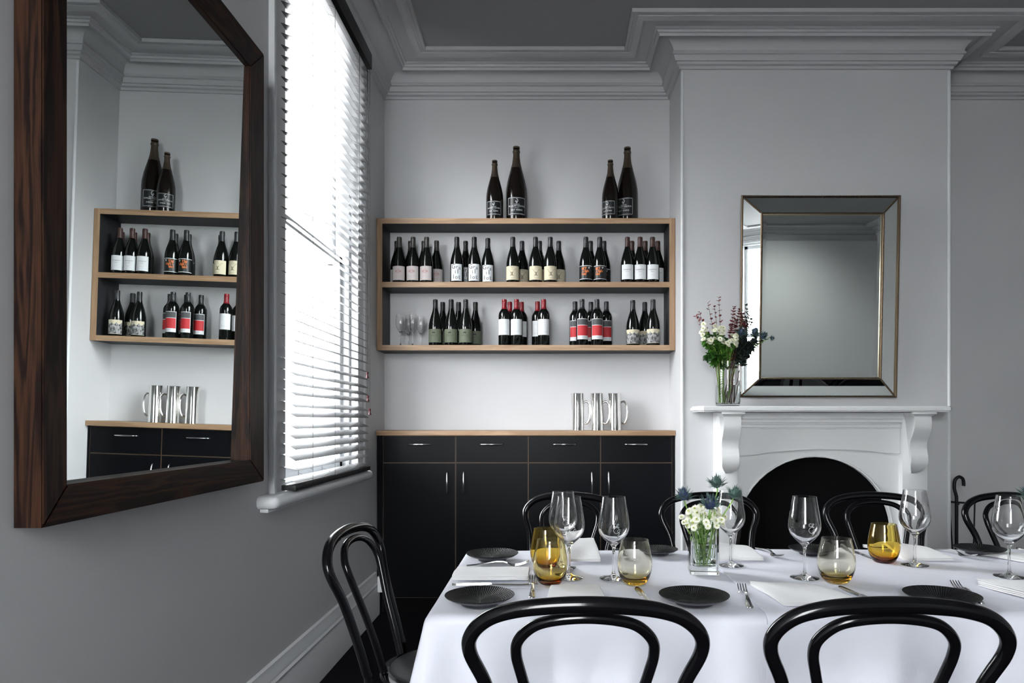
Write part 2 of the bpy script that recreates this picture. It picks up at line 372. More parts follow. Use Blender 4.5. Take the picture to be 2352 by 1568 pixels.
# windows -----------------------------------------------------------
def window(n, W, arch=True):
    y0, y1, z0, z1 = W
    xg = XL - .115
    bm = NB()   # outer frame lining the reveal
    box(bm, XL - .20, XL - .03, y0, y0 + .028, z0, z1, .003); box(bm, XL - .20, XL - .03, y1 - .028, y1, z0, z1, .003)
    box(bm, XL - .20, XL - .03, y0, y1, z1 - .03, z1, .003); box(bm, XL - .22, XL - .01, y0, y1, z0 - .005, z0 + .03, .003)
    root = struct('window_%d' % n, bm, TRIM)
    zm = 2.09 if n == 1 else 1.95
    def sash(xc, za, zb, nm):
        b = NB(); s = .045
        box(b, xc - .018, xc + .018, y0 + .028, y0 + .028 + s, za, zb, .003); box(b, xc - .018, xc + .018, y1 - .028 - s, y1 - .028, za, zb, .003)
        box(b, xc - .018, xc + .018, y0 + .028, y1 - .028, za, za + s + .01, .003); box(b, xc - .018, xc + .018, y0 + .028, y1 - .028, zb - s, zb, .003)
        o = struct('sash', b, TRIM, parent=root)
        p = box(NB(), xc - .002, xc + .002, y0 + .07, y1 - .07, za + .05, zb - .04)
        struct('pane', p, PANE, smooth=None, parent=o)
    sash(XL - .085, z0 + .03, zm + .045, 'lower'); sash(XL - .128, zm, z1 - .03, 'upper')
    b = NB()
    for (a, c) in ((y0 - .145, y0 - .002), (y1 + .002, y1 + .13)):
        box(b, XL + .0005, XL + .014, a, c, z0 - .04, z1 + .13, .002)
        e = a if a < y0 else c - .022
        box(b, XL + .0003, XL + .026, e - .0025 if a < y0 else e, e + .0245, z0 - .04, z1 + .132, .005)
    box(b, XL + .0005, XL + .014, y0, y1, z1, z1 + .13, .002)
    struct('architrave', b, TRIM, parent=root)
    b = NB()
    t2 = NB(); bmesh.ops.create_cube(t2, size=1)
    for v in t2.verts: v.co = Vector((XL + (.080 if v.co.x > 0 else -.0005), y1 + .09 if v.co.y > 0 else y0 - .255, z0 + .003 if v.co.z > 0 else z0 - .047))
    bmesh.ops.bevel(t2, geom=[e for e in t2.edges if max(v.co.x for v in e.verts) > XL + .01], offset=.0235, segments=5, affect='EDGES', profile=.5)
    join(b, t2)
    box(b, XL - .04, XL + .001, y0 + .001, y1 - .001, z0 - .02, z0 + .001)
    box(b, XL + .0005, XL + .035, y0 - .23, y1 + .07, z0 - .062, z0 - .045, .006)
    struct('sill', b, TRIM, smooth=40, parent=root)
    return root
window(1, W1); _w2 = window(2, W2); _w2.location = (0, YR - XL, 0); _w2.rotation_euler = (0, 0, PI / 2)
# timber fence post with rusty tie seen outside the window
GP = link('garden_post', box(NB(), -2.55, -2.47, 7.62, 7.72, -0.4, 2.75, .01), pmat('weathered_red_timber', (0.040, 0.020, 0.020), 0.8, noise=(8, (0.055, 0.03, 0.028), (1, 1, .1))))
tag(GP, 'reddish post outside the blinded window, hazy in the glare', 'post')

# ------------------------------------------------------------------ venetian blind
bl = thing('venetian_blind', 'grey slatted venetian blind with black headrail on the left wall window', 'blind', (0, 0, 0))
BX = XL + .054
link('pelmet', box(NB(), XL + .016, XL + .090, 2.74, 3.965, 3.215, 3.30, .002), PELM, bl)
slat_bm = NB()
NS = 52; z_lo, z_hi = .985, 3.19
sy0, sy1 = 2.79, 3.925
sl_me = None
for i in range(NS):
    z = z_lo + (z_hi - z_lo) * i / (NS - 1)
    if sl_me is None:
        b = NB(); pts = []
        for side in (0.0005, -0.0005):
            row = []
            for j in range(7):
                u = (j / 6 - .5); row.append((u * .064, side + .0028 * (1 - 4 * u * u)))
            pts.append(row)
        poly = pts[0] + pts[1][::-1]
        prism(b, poly, 'y', sy0, sy1)
        s0 = link('slat', b, BLINDM, bl, smooth=50); sl_me = s0
        o = s0
    else:
        o = s0.copy(); COL.objects.link(o); o.parent = bl
    jit = random.uniform(-.03, .03)
    o.location = (BX, 0, z); o.rotation_euler = (random.uniform(-.0012, .0012), math.radians(25 if i > 1 else 12) + jit, 0)
    if i == 0: o.location.z = z - .006
link('bottom_rail', box(NB(), BX - .028, BX + .030, sy0, sy1 + .03, .938, .960, .003), PELM, bl)
for yy in (2.99, 3.30, 3.72):
    b = NB()
    for dx in (-.031, .031): tube(b, [(BX + dx, yy, .95), (BX + dx, yy, 3.22)], .0009, n=5, k=1)
    for i in range(NS):
        z = z_lo + (z_hi - z_lo) * i / (NS - 1) - .004
        tube(b, [(BX - .031, yy, z + .014), (BX + .031, yy, z - .014)], .0006, n=4, k=1)
    link('ladder_cord', b, CORDM, bl, smooth=None)
for (yy, zb, xx) in ((3.90, 1.49, XL + .080), (3.93, 1.36, XL + .075), (3.915, 1.285, XL + .090)):
    b = NB(); tube(b, [(xx, yy, zb), (xx, yy, 3.22)], .0011, n=5, k=1); c = link('pull_cord', b, CORDM, bl, smooth=None)
    b = NB(); lathe(b, [(0, 0), (.009, .001), (.0095, .006), (.006, .014), (.005, .020), (.0075, .028), (.008, .034), (.005, .038), (0, .038)], 12, (xx, yy, zb - .036)); link('tassel', b, TASS, c)

# ------------------------------------------------------------------ tall mirror on left wall
tm = thing('tall_wall_mirror', 'tall mirror in a thick dark stained timber frame on the left wall', 'mirror', (XL, 1.97, 1.0))
mx0, mx1 = XL + .006, -1.035
my0, my1, mz0, mz1 = 1.4227, 2.528, 1.0, 2.547
iy0, iy1, iz0, iz1 = 1.497, 2.41, 1.082, 2.445
def framepart(poly, mat, name):
    b = NB(); prism(b, [(y - 1.97, z - 1.0) for y, z in poly], 'x', mx0 - XL, mx1 - XL)
    bmesh.ops.bevel(b, geom=[e for e in b.edges if all(v.co.x > mx1 - XL - .001 for v in e.verts)], offset=.003, segments=2, affect='EDGES')
    return link(name, b, mat, tm)
framepart([(my0, mz0), (iy0, iz0), (iy0, iz1), (my0, mz1)], DWZ, 'frame_stile')
framepart([(my1, mz0), (my1, mz1), (iy1, iz1), (iy1, iz0)], DWZ, 'frame_stile')
framepart([(my0, mz0), (my1, mz0), (iy1, iz0), (iy0, iz0)], DWY, 'frame_rail')
framepart([(my0, mz1), (iy0, iz1), (iy1, iz1), (my1, mz1)], DWY, 'frame_rail')
b = NB()
def gx(z): return -1.0595 + .0172 * (z - 1.694)
vv = [b.verts.new((gx(z) - XL + dx, y - 1.97, z - 1.0)) for dx in (0, -.003) for (y, z) in ((iy0 - .01, iz0 - .01), (iy1 + .01, iz0 - .01), (iy1 + .01, iz1 + .01), (iy0 - .01, iz1 + .01))]
b.faces.new(vv[:4]); b.faces.new(vv[4:][::-1])
for i in range(4): b.faces.new((vv[i], vv[(i + 1) % 4], vv[4 + (i + 1) % 4], vv[4 + i]))
link('mirror_glass', b, MIRR, tm, smooth=None)

# ------------------------------------------------------------------ wall shelf
SX0, SX1 = XL + .003, XA - .003; SY0, SY1 = 4.42, 4.638
ZT, ZM, ZB = 2.502, 2.098, 1.698; TH = .034
sh = thing('wall_shelf_unit', 'open two tier wall shelf with oak edges and charcoal inside, filled with wine bottles', 'shelf', (0, SY1, ZB - TH))
def shp(name, x0, x1, z0, z1, up=False):
    b = NB(); box(b, x0, x1, SY0 + .004, SY1, z0, z1); o = link(name, b, SHELFIN, sh, smooth=None)
    o.matrix_parent_inverse = Matrix.Translation((0, -SY1, -(ZB - TH)))
    b = NB(); box(b, x0, x1, SY0, SY0 + .004, z0, z1); e = link('oak_edging', b, OAKV if up else OAK, o, smooth=None)
    return o
shp('side_panel', SX0, SX0 + .036, ZB - TH, ZT, True); shp('side_panel', SX1 - .036, SX1, ZB - TH, ZT, True)
for nm, z in (('top_board', ZT), ('middle_board', ZM), ('bottom_board', ZB)): shp(nm, SX0 + .036, SX1 - .036, z - TH, z)

# ------------------------------------------------------------------ cabinet
CZ = PZ(1000, 4.415)
WZ = CZ + .032
CY0, CY1 = 4.43, 4.635
cb = thing('sideboard_cabinet', 'long black sideboard cabinet with four drawers above four doors in the alcove', 'cabinet', (0, 4.5, 0))
def cpart(name, bmx, mat, parent=None, sm=None):
    o = link(name, bmx, mat, parent or cb, smooth=sm)
    if not parent: o.matrix_parent_inverse = Matrix.Translation((0, -4.5, 0))
    return o
b = NB(); box(b, XL + .004, XA - .004, CY0 + .018, CY1, .0, CZ); cpart('carcass', b, BLACK)
EDGEM = pmat('ply_edge_line', (0.075, 0.047, 0.025), 0.5)
xs = [PX(v, CY0) for v in (879.5, 1046.4, 1213.2, 1379.3, 1544.5)]
zs = PZ(1062.5, CY0)
cpart('side_stile', box(NB(), XL + .004, xs[0] - .002, CY0, CY0 + .018, 0.0, CZ), BLACK)
cpart('side_stile', box(NB(), xs[4] + .002, XA - .004, CY0, CY0 + .018, 0.0, CZ), BLACK)
def front(name, x0, x1, z0, z1, hand):
    g = .0012
    b = NB(); box(b, x0 + g + .0022, x1 - g - .0022, CY0, CY0 + .017, z0 + g + .0022, z1 - g - .0022); o = cpart(name, b, BLACK)
    e = NB(); q = .0022
    box(e, x0 + g, x0 + g + q, CY0 + .0005, CY0 + .017, z0 + g, z1 - g); box(e, x1 - g - q, x1 - g, CY0 + .0005, CY0 + .017, z0 + g, z1 - g)
    box(e, x0 + g + q, x1 - g - q, CY0 + .0005, CY0 + .017, z0 + g, z0 + g + q); box(e, x0 + g + q, x1 - g - q, CY0 + .0005, CY0 + .017, z1 - g - q, z1 - g)
    link('edge_band', e, EDGEM, o, smooth=None)
    h = NB()
    if hand[0] == 'h':
        xc, zc = hand[1], hand[2]; L = .075
        tube(h, [(xc - L, CY0, zc), (xc - L * .8, CY0 - .016, zc), (xc, CY0 - .026, zc), (xc + L * .8, CY0 - .016, zc), (xc + L, CY0, zc)], [.004, .0045, .0055, .0045, .004], n=10, k=6)
    else:
        xc, zc = hand[1], hand[2]; L = .072
        tube(h, [(xc, CY0, zc - L), (xc, CY0 - .016, zc - L * .8), (xc, CY0 - .026, zc), (xc, CY0 - .016, zc + L * .8), (xc, CY0, zc + L)], [.004, .0045, .0055, .0045, .004], n=10, k=6)
    link('handle', h, HANDM, o, smooth=60)
for i, hx in enumerate((963, 1128, 1296, 1461)):
    front('drawer', xs[i], xs[i + 1], zs, CZ - .001, ('h', PX(hx, CY0), PZ(1020, CY0)))
for i, hx in enumerate((1027.5, 1065.5, 1359, 1397.5)):
    front('door', xs[i], xs[i + 1], .09, zs, ('v', PX(hx, CY0), PZ(1108, CY0)))
cpart('plinth', box(NB(), XL + .004, XA - .004, CY0 + .012, CY0 + .0179, 0, .088), SOOT)
o = link('oak_worktop', box(NB(), XL + .003, XA - .003, 4.405, 4.637, CZ + .0005, WZ, .0015), OAK); tag(o, 'long oak worktop on top of the black sideboard', 'worktop')

# ------------------------------------------------------------------ lettering and patches on cylinders
def textmesh(s, size, align='CENTER', wd=None):
    cu = bpy.data.curves.new('lettering', 'FONT'); cu.body = s; cu.size = size; cu.align_x = align; cu.resolution_u = 3
    ob = bpy.data.objects.new('lettering_tmp', cu); COL.objects.link(ob)
    dg = bpy.context.evaluated_depsgraph_get(); dg.update()
    me = bpy.data.meshes.new_from_object(ob.evaluated_get(dg)); b = bmesh.new(); b.from_mesh(me)
    bpy.data.objects.remove(ob); bpy.data.meshes.remove(me); bpy.data.curves.remove(cu)
    if wd:
        xsn = [v.co.x for v in b.verts]; k = wd / (max(xsn) - min(xsn))
        for v in b.verts: v.co.x *= k
    bmesh.ops.subdivide_edges(b, edges=[e for e in b.edges if e.calc_length() > size * .35], cuts=1)
    return b
def addtext(bm, s, size, x, z, r, bold=0, wd=None):
    b = textmesh(s, size, wd=wd)
    for v in b.verts:
        u, w_ = v.co.x + x, v.co.y + z
        a = u / r; v.co = Vector((r * math.sin(a), -r * math.cos(a), w_))
    join(bm, b)
def patch(bm, r, a0, a1, z0, z1, n=14):
    A = []; B = []
    for i in range(n + 1):
        a = math.radians(a0 + (a1 - a0) * i / n)
        A.append(bm.verts.new((r * math.sin(a), -r * math.cos(a), z0))); B.append(bm.verts.new((r * math.sin(a), -r * math.cos(a), z1)))
    for i in range(n): bm.faces.new((A[i], A[i + 1], B[i + 1], B[i]))
def stroke(bm, pts, r, wd, k=5):
    P = crom([(p[0], p[1], 0) for p in pts], k)
    L = []; R_ = []
    for i, p in enumerate(P):
        t = (P[min(i + 1, len(P) - 1)] - P[max(i - 1, 0)]); t = t.normalized() if t.length > 0 else Vector((1, 0, 0))
        nn = Vector((-t.y, t.x, 0)) * wd / 2
        for lst, q in ((L, p + nn), (R_, p - nn)):
            a = q.x / r; lst.append(bm.verts.new((r * math.sin(a), -r * math.cos(a), q.y)))
    for i in range(len(P) - 1): bm.faces.new((L[i], L[i + 1], R_[i + 1], R_[i]))

BURG = [(0, .004), (.030, 0), (.0385, .001), (.0425, .006), (.0425, .112), (.0415, .135), (.0375, .160), (.0305, .187), (.0235, .208), (.0180, .228), (.0152, .246), (.0146, .262), (.0146, .284), (.0154, .285), (.0154, .290), (.0138, .2965), (0, .2965)]
BORD = [(0, .004), (.028, 0), (.0355, .001), (.0382, .006), (.0382, .190), (.0372, .202), (.0325, .216), (.0240, .228), (.0175, .237), (.0148, .248), (.0143, .262), (.0143, .284), (.0152, .285), (.0152, .291), (.0138, .2975), (0, .2975)]
CHP = [(0, .010), (.044, 0), (.053, .002), (.0550, .012), (.0550, .150), (.0535, .178), (.0470, .215), (.0380, .250), (.0290, .282), (.0215, .310), (.0180, .335), (.0164, .352), (.0165, .366), (.0188, .369), (.0190, .374), (.0168, .377), (.0172, .386), (.0176, .392), (.0160, .398), (.009, .400), (0, .400)]
def capsule(bm, prof, zs_, top, flare=.0006, ring=True):
    pts = [p for p in prof if p[1] >= zs_ and p[0] > 0]
    # radius at zs
    for (r0, z0), (r1, z1) in zip(prof, prof[1:]):
        if z0 <= zs_ <= z1 and z1 > z0: rr = r0 + (r1 - r0) * (zs_ - z0) / (z1 - z0)
    out = [(rr + .0001, zs_), (rr + flare, zs_ + .0002)] + [(r + flare, z) for r, z in pts]
    if ring:
        zz = top - .014; out = [p for p in out if p[1] < zz - .003] + [(pts[-2][0] + flare, zz - .002), (pts[-2][0] + flare - .0006, zz - .0012), (pts[-2][0] + flare, zz)] + [p for p in out if p[1] > zz]
    out.append((0, top + flare))
    lathe(bm, out, 24)
def bottle(kind, name, label, group, prof, caps, capcol, parts, k=1.0, glass=WINED, cat='bottle'):
    t = thing(name, label, cat, (0, 0, 0), 0, group)
    b = NB(); lathe(b, [(r, z) for r, z in prof], 32); link('glass_body', b, glass, t, smooth=40)
    b = NB(); capsule(b, prof, caps, prof[-1][1]); link('capsule', b, capcol, t, smooth=35)
    lab = None
    for (nm, fn, mat) in parts:
        b = NB(); fn(b); o = link(nm, b, mat, lab if (lab and nm != 'label') else t, smooth=60)
        if nm == 'label': lab = o
    return t
RB = .0425; RO = .0382
e1, e2, e3 = .0004, .0007, .0010
cap_pew = pmat('pewter_capsule', (0.07, 0.068, 0.065), 0.4, metal=0.5); cap_blk = pmat('black_capsule', (0.012, 0.012, 0.013), 0.4)
cap_gry = pmat('charcoal_capsule', (0.035, 0.037, 0.04), 0.35, metal=0.4); cap_brn = pmat('brown_capsule', (0.05, 0.022, 0.018), 0.4)
cap_red = pmat('red_capsule', (0.20, 0.008, 0.014), 0.35); cap_gld = pmat('bronze_foil', (0.075, 0.055, 0.038), 0.42, metal=0.55, bump=(200, .5, .002))
lab_pnk = pmat('pale_pink_paper', (0.56, 0.51, 0.50), 0.7); lab_wht = pmat('white_paper', (0.66, 0.68, 0.70), 0.7); lab_crm = pmat('cream_paper', (0.60, 0.55, 0.40), 0.7)
lab_blk = pmat('black_paper', (0.008, 0.01, 0.01), 0.4); lab_grn = pmat('sage_paper', (0.125, 0.145, 0.10), 0.65); lab_grp = pmat('graphite_paper', (0.065, 0.068, 0.072), 0.6)
lab_red = pmat('red_paper', (0.46, 0.022, 0.028), 0.6); prt_pnk = pmat('rose_print', (0.42, 0.18, 0.18), 0.7); prt_org = pmat('orange_print', (0.62, 0.16, 0.035), 0.6); prt_bwn = pmat('brown_print', (0.07, 0.045, 0.03), 0.7)
prt_gry = pmat('grey_print', (0.16, 0.16, 0.17), 0.7)
lab_mtn = pmat('mountain_engraving', (0.03, 0.03, 0.035), 0.7, noise=(90, (0.42, 0.42, 0.42), (1, 1, .6)))

def scribble(b, x0, x1, z, h, r, seed=1, dens=.8, wd=None):
    """a line of print too small to read"""
    rr = random.Random(seed); x = x0; wd = wd or h * .2
    while x < x1 - h * .5:
        cw = h * rr.uniform(.45, .75)
        if rr.random() < dens:
            k = rr.randrange(4)
            if k in (0, 1, 3): stroke(b, [(x, z), (x, z + h)], r, wd, k=1)
            if k in (1, 2): stroke(b, [(x, z + h), (x + cw * .8, z + h * .9)], r, wd, k=1)
            if k in (2, 3): stroke(b, [(x + cw * .1, z), (x + cw * .8, z + h * .6)], r, wd, k=1)
            if k in (0, 3): stroke(b, [(x + cw * .75, z), (x + cw * .75, z + h * .7)], r, wd, k=1)
        x += cw + h * .18
def crest(b):
    r = RB + e2
    for s in (-1, 1):
        for q in range(4): stroke(b, [(s * (.004 + q * .004), .072 + q * .0005), (s * (.007 + q * .004), .079 - q * .002), (s * (.009 + q * .0035), .070), (s * (.005 + q * .004), .066)], r, .0014)
    stroke(b, [(-.020, .062), (-.008, .058), (.008, .058), (.020, .062)], r, .0012); stroke(b, [(-.006, .082), (0, .088), (.006, .082), (0, .080), (-.006, .082)], r, .0012)
    stroke(b, [(-.018, .068), (0, .064), (.018, .068)], r, .002)
    scribble(b, -.017, .017, .070, .006, r + .0001, 3); scribble(b, -.016, .016, .040, .003, r, 4)
def graillot(b):
    r = RB + e2
    for s_, z_, ss in (('Gra', .088, (-.020, .004, .020)), (' il', .056, (-.018, -.006, .009)), ('lot', .022, (-.020, .0, .019))):
        for ch, x in zip(s_, ss):
            if ch != ' ': addtext(b, ch, .040 if ch in 'Glt' else .034, x, z_ - (.006 if ch == 'a' else 0), r)
def bull(b):
    r = RB + e2
    stroke(b, [(-.031, .084), (-.022, .083), (-.012, .070), (-.004, .062), (.004, .063), (.012, .072), (.019, .083), (.031, .083)], r, .0013)
    stroke(b, [(-.007, .066), (-.003, .058), (-.003, .046)], r, .0034); stroke(b, [(.006, .066), (.003, .056), (.004, .046)], r, .0034)
    stroke(b, [(-.013, .043), (0, .045), (.014, .043)], r, .0024); scribble(b, -.007, .011, .082, .004, r, 5); scribble(b, -.008, .016, .094, .0035, r, 6); scribble(b, -.010, .018, .026, .003, r, 7)
def ortext(b):
    r = RB + e2
    scribble(b, -.026, .010, .082, .015, r, 11, 1, .0042); scribble(b, -.026, .024, .064, .016, r, 12, 1, .0042); scribble(b, -.026, .006, .046, .015, r, 15, 1, .0042)
def sml(rows, r):
    def fn(b):
        for i, (x0, x1, z2, s2) in enumerate(rows): scribble(b, x0, x1, z2, s2, r + e2, 20 + i)
    return fn
def horse(b):
    r = RB + e2
    stroke(b, [(-.008, .080), (-.003, .082), (.004, .081), (.007, .085)], r, .006); stroke(b, [(-.006, .080), (-.008, .072)], r, .002); stroke(b, [(.004, .080), (.005, .072)], r, .002); stroke(b, [(-.008, .082), (-.011, .078)], r, .0025)
    scribble(b, -.026, .026, .060, .004, r, 9); stroke(b, [(-.024, .057), (.024, .057)], r, .0006, k=1)
def rooster(b):
    r = RB + e2
    stroke(b, [(.015, .098), (.018, .090), (.022, .094), (.024, .099)], r, .0035, k=3); stroke(b, [(.019, .091), (.019, .086)], r, .003)
def mtn(b):
    r = RB + e2; n = 22; A = []; B = []
    for i in range(n + 1):
        a = math.radians(-76 + 152 * i / n); zt = .070 + .016 * abs(math.sin(i * .55 + 1)) + .004 * math.sin(i * 2.1)
        A.append(b.verts.new((r * math.sin(a), -r * math.cos(a), .016))); B.append(b.verts.new((r * math.sin(a), -r * math.cos(a), zt)))
    for i in range(n): b.faces.new((A[i], A[i + 1], B[i + 1], B[i]))
protos = {}
used = {}
def reg(k, o): protos[k] = o; used[k] = [False]
reg('A', bottle('A', 'wine_bottle', '', '', BURG, .228, cap_pew, [('label', lambda b: patch(b, RB + e1, -62, 62, .014, .104), lab_pnk), ('crest_print', crest, prt_pnk)]))
reg('B', bottle('B', 'wine_bottle', '', '', BURG, .228, cap_blk, [('label', lambda b: patch(b, RB + e1, -52, 52, .010, .117), lab_wht), ('lettering', graillot, INK)]))
reg('C', bottle('C', 'wine_bottle', '', '', BURG, .232, cap_gry, [('label', lambda b: patch(b, RB + e1, -70, 70, .016, .104), lab_crm), ('bull_drawing', bull, prt_bwn)]))
reg('D', bottle('D', 'wine_bottle', '', '', BURG, .228, cap_gry, [('label', lambda b: patch(b, RB + e1, -80, 80, .020, .107), lab_blk), ('white_border', lambda b: (patch(b, RB + e2, -80, 80, .104, .107), patch(b, RB + e2, -80, 80, .020, .023)), WHITEP), ('orange_lettering', ortext, prt_org), ('rooster_mark', rooster, WHITEP)]))
reg('E', bottle('E', 'wine_bottle', '', '', BURG, .232, cap_brn, [('label', lambda b: patch(b, RB + e1, -58, 58, .020, .114), lab_wht), ('lettering', sml([(-.028, .028, .078, .006), (-.014, .014, .066, .003), (-.010, .010, .045, .002)], RB), prt_gry)]))
reg('F', bottle('F', 'wine_bottle', '', '', BURG, .238, cap_blk, [('label', lambda b: patch(b, RB + e1, -75, 75, .018, .103), lab_grn), ('emblem_print', horse, INK)]))
reg('G', bottle('G', 'wine_bottle', '', '', BORD, .234, cap_red, [('label', lambda b: patch(b, RO + e1, -66, 66, .066, .167), lab_wht), ('lettering', sml([(-.026, .024, .145, .0012), (-.030, .030, .087, .0014), (-.026, .026, .082, .001)], RO), prt_gry)]))
reg('H', bottle('H', 'wine_bottle', '', '', BORD, .234, cap_gry, [('label', lambda b: patch(b, RO + e1, -62, 62, .038, .170), lab_wht), ('grey_panel', lambda b: patch(b, RO + e2, -58, 58, .130, .167), lab_grp), ('red_panel', lambda b: patch(b, RO + e2, -58, 58, .062, .127), lab_red), ('lettering', sml([(-.012, .030, .050, .0035), (-.004, .028, .044, .002)], RO), prt_gry)]))
reg('I', bottle('I', 'wine_bottle', '', '', BURG, .236, cap_gry, [('label', lambda b: patch(b, RB + e1, -76, 76, .014, .104), lab_crm), ('mountain_print', lambda b: mtn(b), lab_mtn), ('lettering', sml([(.002, .024, .091, .0035)], RB), prt_gry)]))
# ---- bottles on the shelf: (kind, [(px, row)], ...)
YF, YM, YBK = 4.472, 4.515, 4.572
ORD = ['first', 'second', 'third', 'fourth', 'fifth', 'sixth']
def cluster(k, desc, shelf, zb, front, back, group, where):
    for rowname, row, yy in (('front row', front, YF), ('back row', back, YBK)):
        for i, px in enumerate(row):
            y = yy
            if isinstance(px, tuple): px, y = px
            r_ = random.uniform(-.12, .12)
            o_w = {1: ['lone'], 2: ['left', 'right'], 3: ['left', 'middle', 'right'], 4: ['leftmost', 'second', 'third', 'rightmost']}[len(row)][i]
            lab = '%s, %s %s bottle, %s shelf' % (desc, o_w, rowname, shelf)
            place(protos[k], used[k], (PX(px, y), y, zb), r_, lab, 'bottle', group)
U, L_ = 'upper', 'lower'
cluster('A', 'pale pink crested label wine bottle', U, ZM, [917, 949, 980], [911.5, 943, 973.5, (1003, 4.56)], 'pink labelled bottles', 'leftmost group')
cluster('B', 'wine bottle with scattered black letters on label', U, ZM, [1049.5, 1089.4, (1120.6, 4.50)], [1069.6], 'letter labelled bottles', 'second group')
cluster('C', 'wine bottle with cream bull label', U, ZM, [1178, 1230, 1264], [1199, 1239.5, 1283.5], 'cream bull labelled bottles', 'middle group')
cluster('D', 'wine bottle with orange printed black label', U, ZM, [1345.7, 1377.8], [1356.5, 1387.5], 'orange and black labelled bottles', 'fourth group')
cluster('E', 'brown capped white label wine bottle', U, ZM, [1441.2, 1470.2, 1498.8], [1451.5, 1482, 1511], 'brown capped bottles', 'rightmost group')
cluster('F', 'wine bottle with sage green label', L_, ZB, [1000, 1036.5, 1069.8], [1017, 1053.5, 1092], 'green labelled bottles', 'beside the glasses')
cluster('G', 'red capped white label wine bottle', L_, ZB, [1158.5, 1186.5, 1249], [1171, 1198, (1234.7, 4.552)], 'red capped bottles', 'middle group')
cluster('H', 'wine bottle with grey and red label', L_, ZB, [(1337, 4.470), (1371.4, 4.470)], [(1321, 4.555), 1357.5, (1392.7, 4.556)], 'red and grey labelled bottles', 'fourth group')
cluster('I', 'wine bottle with mountain sketch label', L_, ZB, [(1453.5, 4.50), 1500], [1481], 'mountain labelled bottles', 'rightmost group')
# magnums
def champ(rc):
    def fr(b):
        stroke(b, [(-.045, .119), (-.048, .112), (-.048, .045), (-.045, .037)], rc, .0014); stroke(b, [(.045, .119), (.048, .112), (.048, .045), (.045, .037)], rc, .0014)
        patch(b, rc, -47, 47, .118, .1196); patch(b, rc, -47, 47, .0365, .038)
    return fr
def champ_txt(b):
    rc = .0558
    stroke(b, [(-.002, .114), (.004, .111), (.006, .104), (.003, .098), (-.003, .096), (-.006, .100), (-.003, .103), (.000, .101)], rc, .0022); stroke(b, [(.003, .098), (.001, .093), (-.002, .091)], rc, .002)
    addtext(b, 'CHAMPAGNE', .0065, 0, .0835, rc, wd=.034); addtext(b, 'BILLECART-SALMON', .0115, 0, .0735, rc, wd=.086)
    addtext(b, 'BRUT  R\u00c9SERVE', .0105, 0, .0535, rc, wd=.060); addtext(b, 'MAREUIL-SUR-AY', .004, 0, .066, rc, wd=.024)
CHB = pmat('black_champagne_label', (0.006, 0.008, 0.009), 0.35)
mg = bottle('M', 'champagne_bottle', '', '', CHP, .285, cap_gld, [('label', lambda b: patch(b, .0554, -60, 60, .030, .124), CHB), ('label_border', champ(.0557), WHITEP), ('lettering', champ_txt, WHITEP)], glass=CHAMP)
um = [False]
for px, y, k, rz, lab in ((1136.2, 4.51, 1.0, -.05, 'smaller champagne bottle with bronze foil, left pair on top of the shelf'),
                          (1186, 4.55, 1.262, .08, 'taller champagne bottle with bronze foil, left pair on top of the shelf'),
                          (1402, 4.505, 1.0, -.45, 'smaller champagne bottle with bronze foil, right pair on top of the shelf'),
                          (1441, 4.56, 1.262, -.5, 'taller champagne bottle with bronze foil, right pair on top of the shelf')):
    place(mg, um, (PX(px, y), y, ZT), rz, lab, 'bottle', 'champagne bottles above the shelf', k)

# ------------------------------------------------------------------ glassware
def drinkware(name, outer, inner, mat, n=40):
    b = NB(); lathe(b, outer + inner[::-1], n); return b
WG_O = [(0, 0), (.040, 0), (.0415, .0008), (.0412, .0018), (.030, .0038), (.015, .0072), (.0075, .011), (.0048, .018), (.0040, .035), (.0038, .070), (.0044, .088), (.008, .0965), (.016, .104), (.030, .117), (.0410, .131), (.0455, .143), (.0466, .153), (.0456, .168), (.0427, .188), (.0387, .212), (.0347, .236), (.0340, .241)]
WG_I = [(0, .1035), (.007, .1045), (.015, .109), (.0285, .1195), (.0395, .1325), (.0441, .144), (.0454, .153), (.0445, .168), (.0416, .188), (.0376, .212), (.0337, .236), (.0330, .2408)]
wg = thing('wine_glass', '', 'wine glass')
b = NB(); lathe(b, WG_O + WG_I[::-1], 48); link('glass', b, GLASS, wg, smooth=60)
def bowl_r(z):
    for (r0, z0), (r1, z1) in zip(WG_O, WG_O[1:]):
        if z0 <= z <= z1: return r0 + (r1 - r0) * (z - z0) / max(1e-9, z1 - z0)
    return .045
E1 = [(700, 600), (640, 585), (575, 620), (570, 680), (620, 720), (710, 730), (770, 690), (828, 625), (800, 590), (750, 610), (725, 690), (745, 755), (790, 800), (840, 775), (800, 745), (720, 755), (620, 810), (565, 900), (590, 1000), (660, 1065), (750, 1070), (840, 1015), (890, 930), (880, 860), (820, 870), (770, 950), (800, 1030), (870, 1050), (840, 1130), (780, 1200)]
b = NB(); pts = []
for x, y in E1:
    u = (x - 640) * 5.73e-5; z = .150 - (y - 880) * 5.73e-5; r = bowl_r(z) + .0002; a = u / r
    pts.append((r * math.sin(a), -r * math.cos(a), z))
tube(b, pts, .00042, n=5, k=5); link('etched_monogram', b, pmat('frosted_etching', (.85, .87, .9), .6), wg, smooth=60)
WGL = [((1307, 2.06), 'clear wine glass, nearer of the two overlapping beside the amber tumblers', .10),
       ((1293, 2.205), 'clear wine glass standing behind the other in the overlapping left pair', .05),
       ((1409.5, 2.055), 'clear wine glass directly left of the pale yellow tumbler', 0),
       ((1678, 2.238), 'clear wine glass directly behind the flower vase', -.3),
       ((1848, 2.06), 'clear wine glass directly left of the pale straw tumbler', 0),
       ((2101, 2.245), 'clear wine glass right of the deep amber tumbler on the far side', .2),
       ((2318, 2.077), 'clear wine glass at the right edge of the picture', .1)]
u_ = [False]
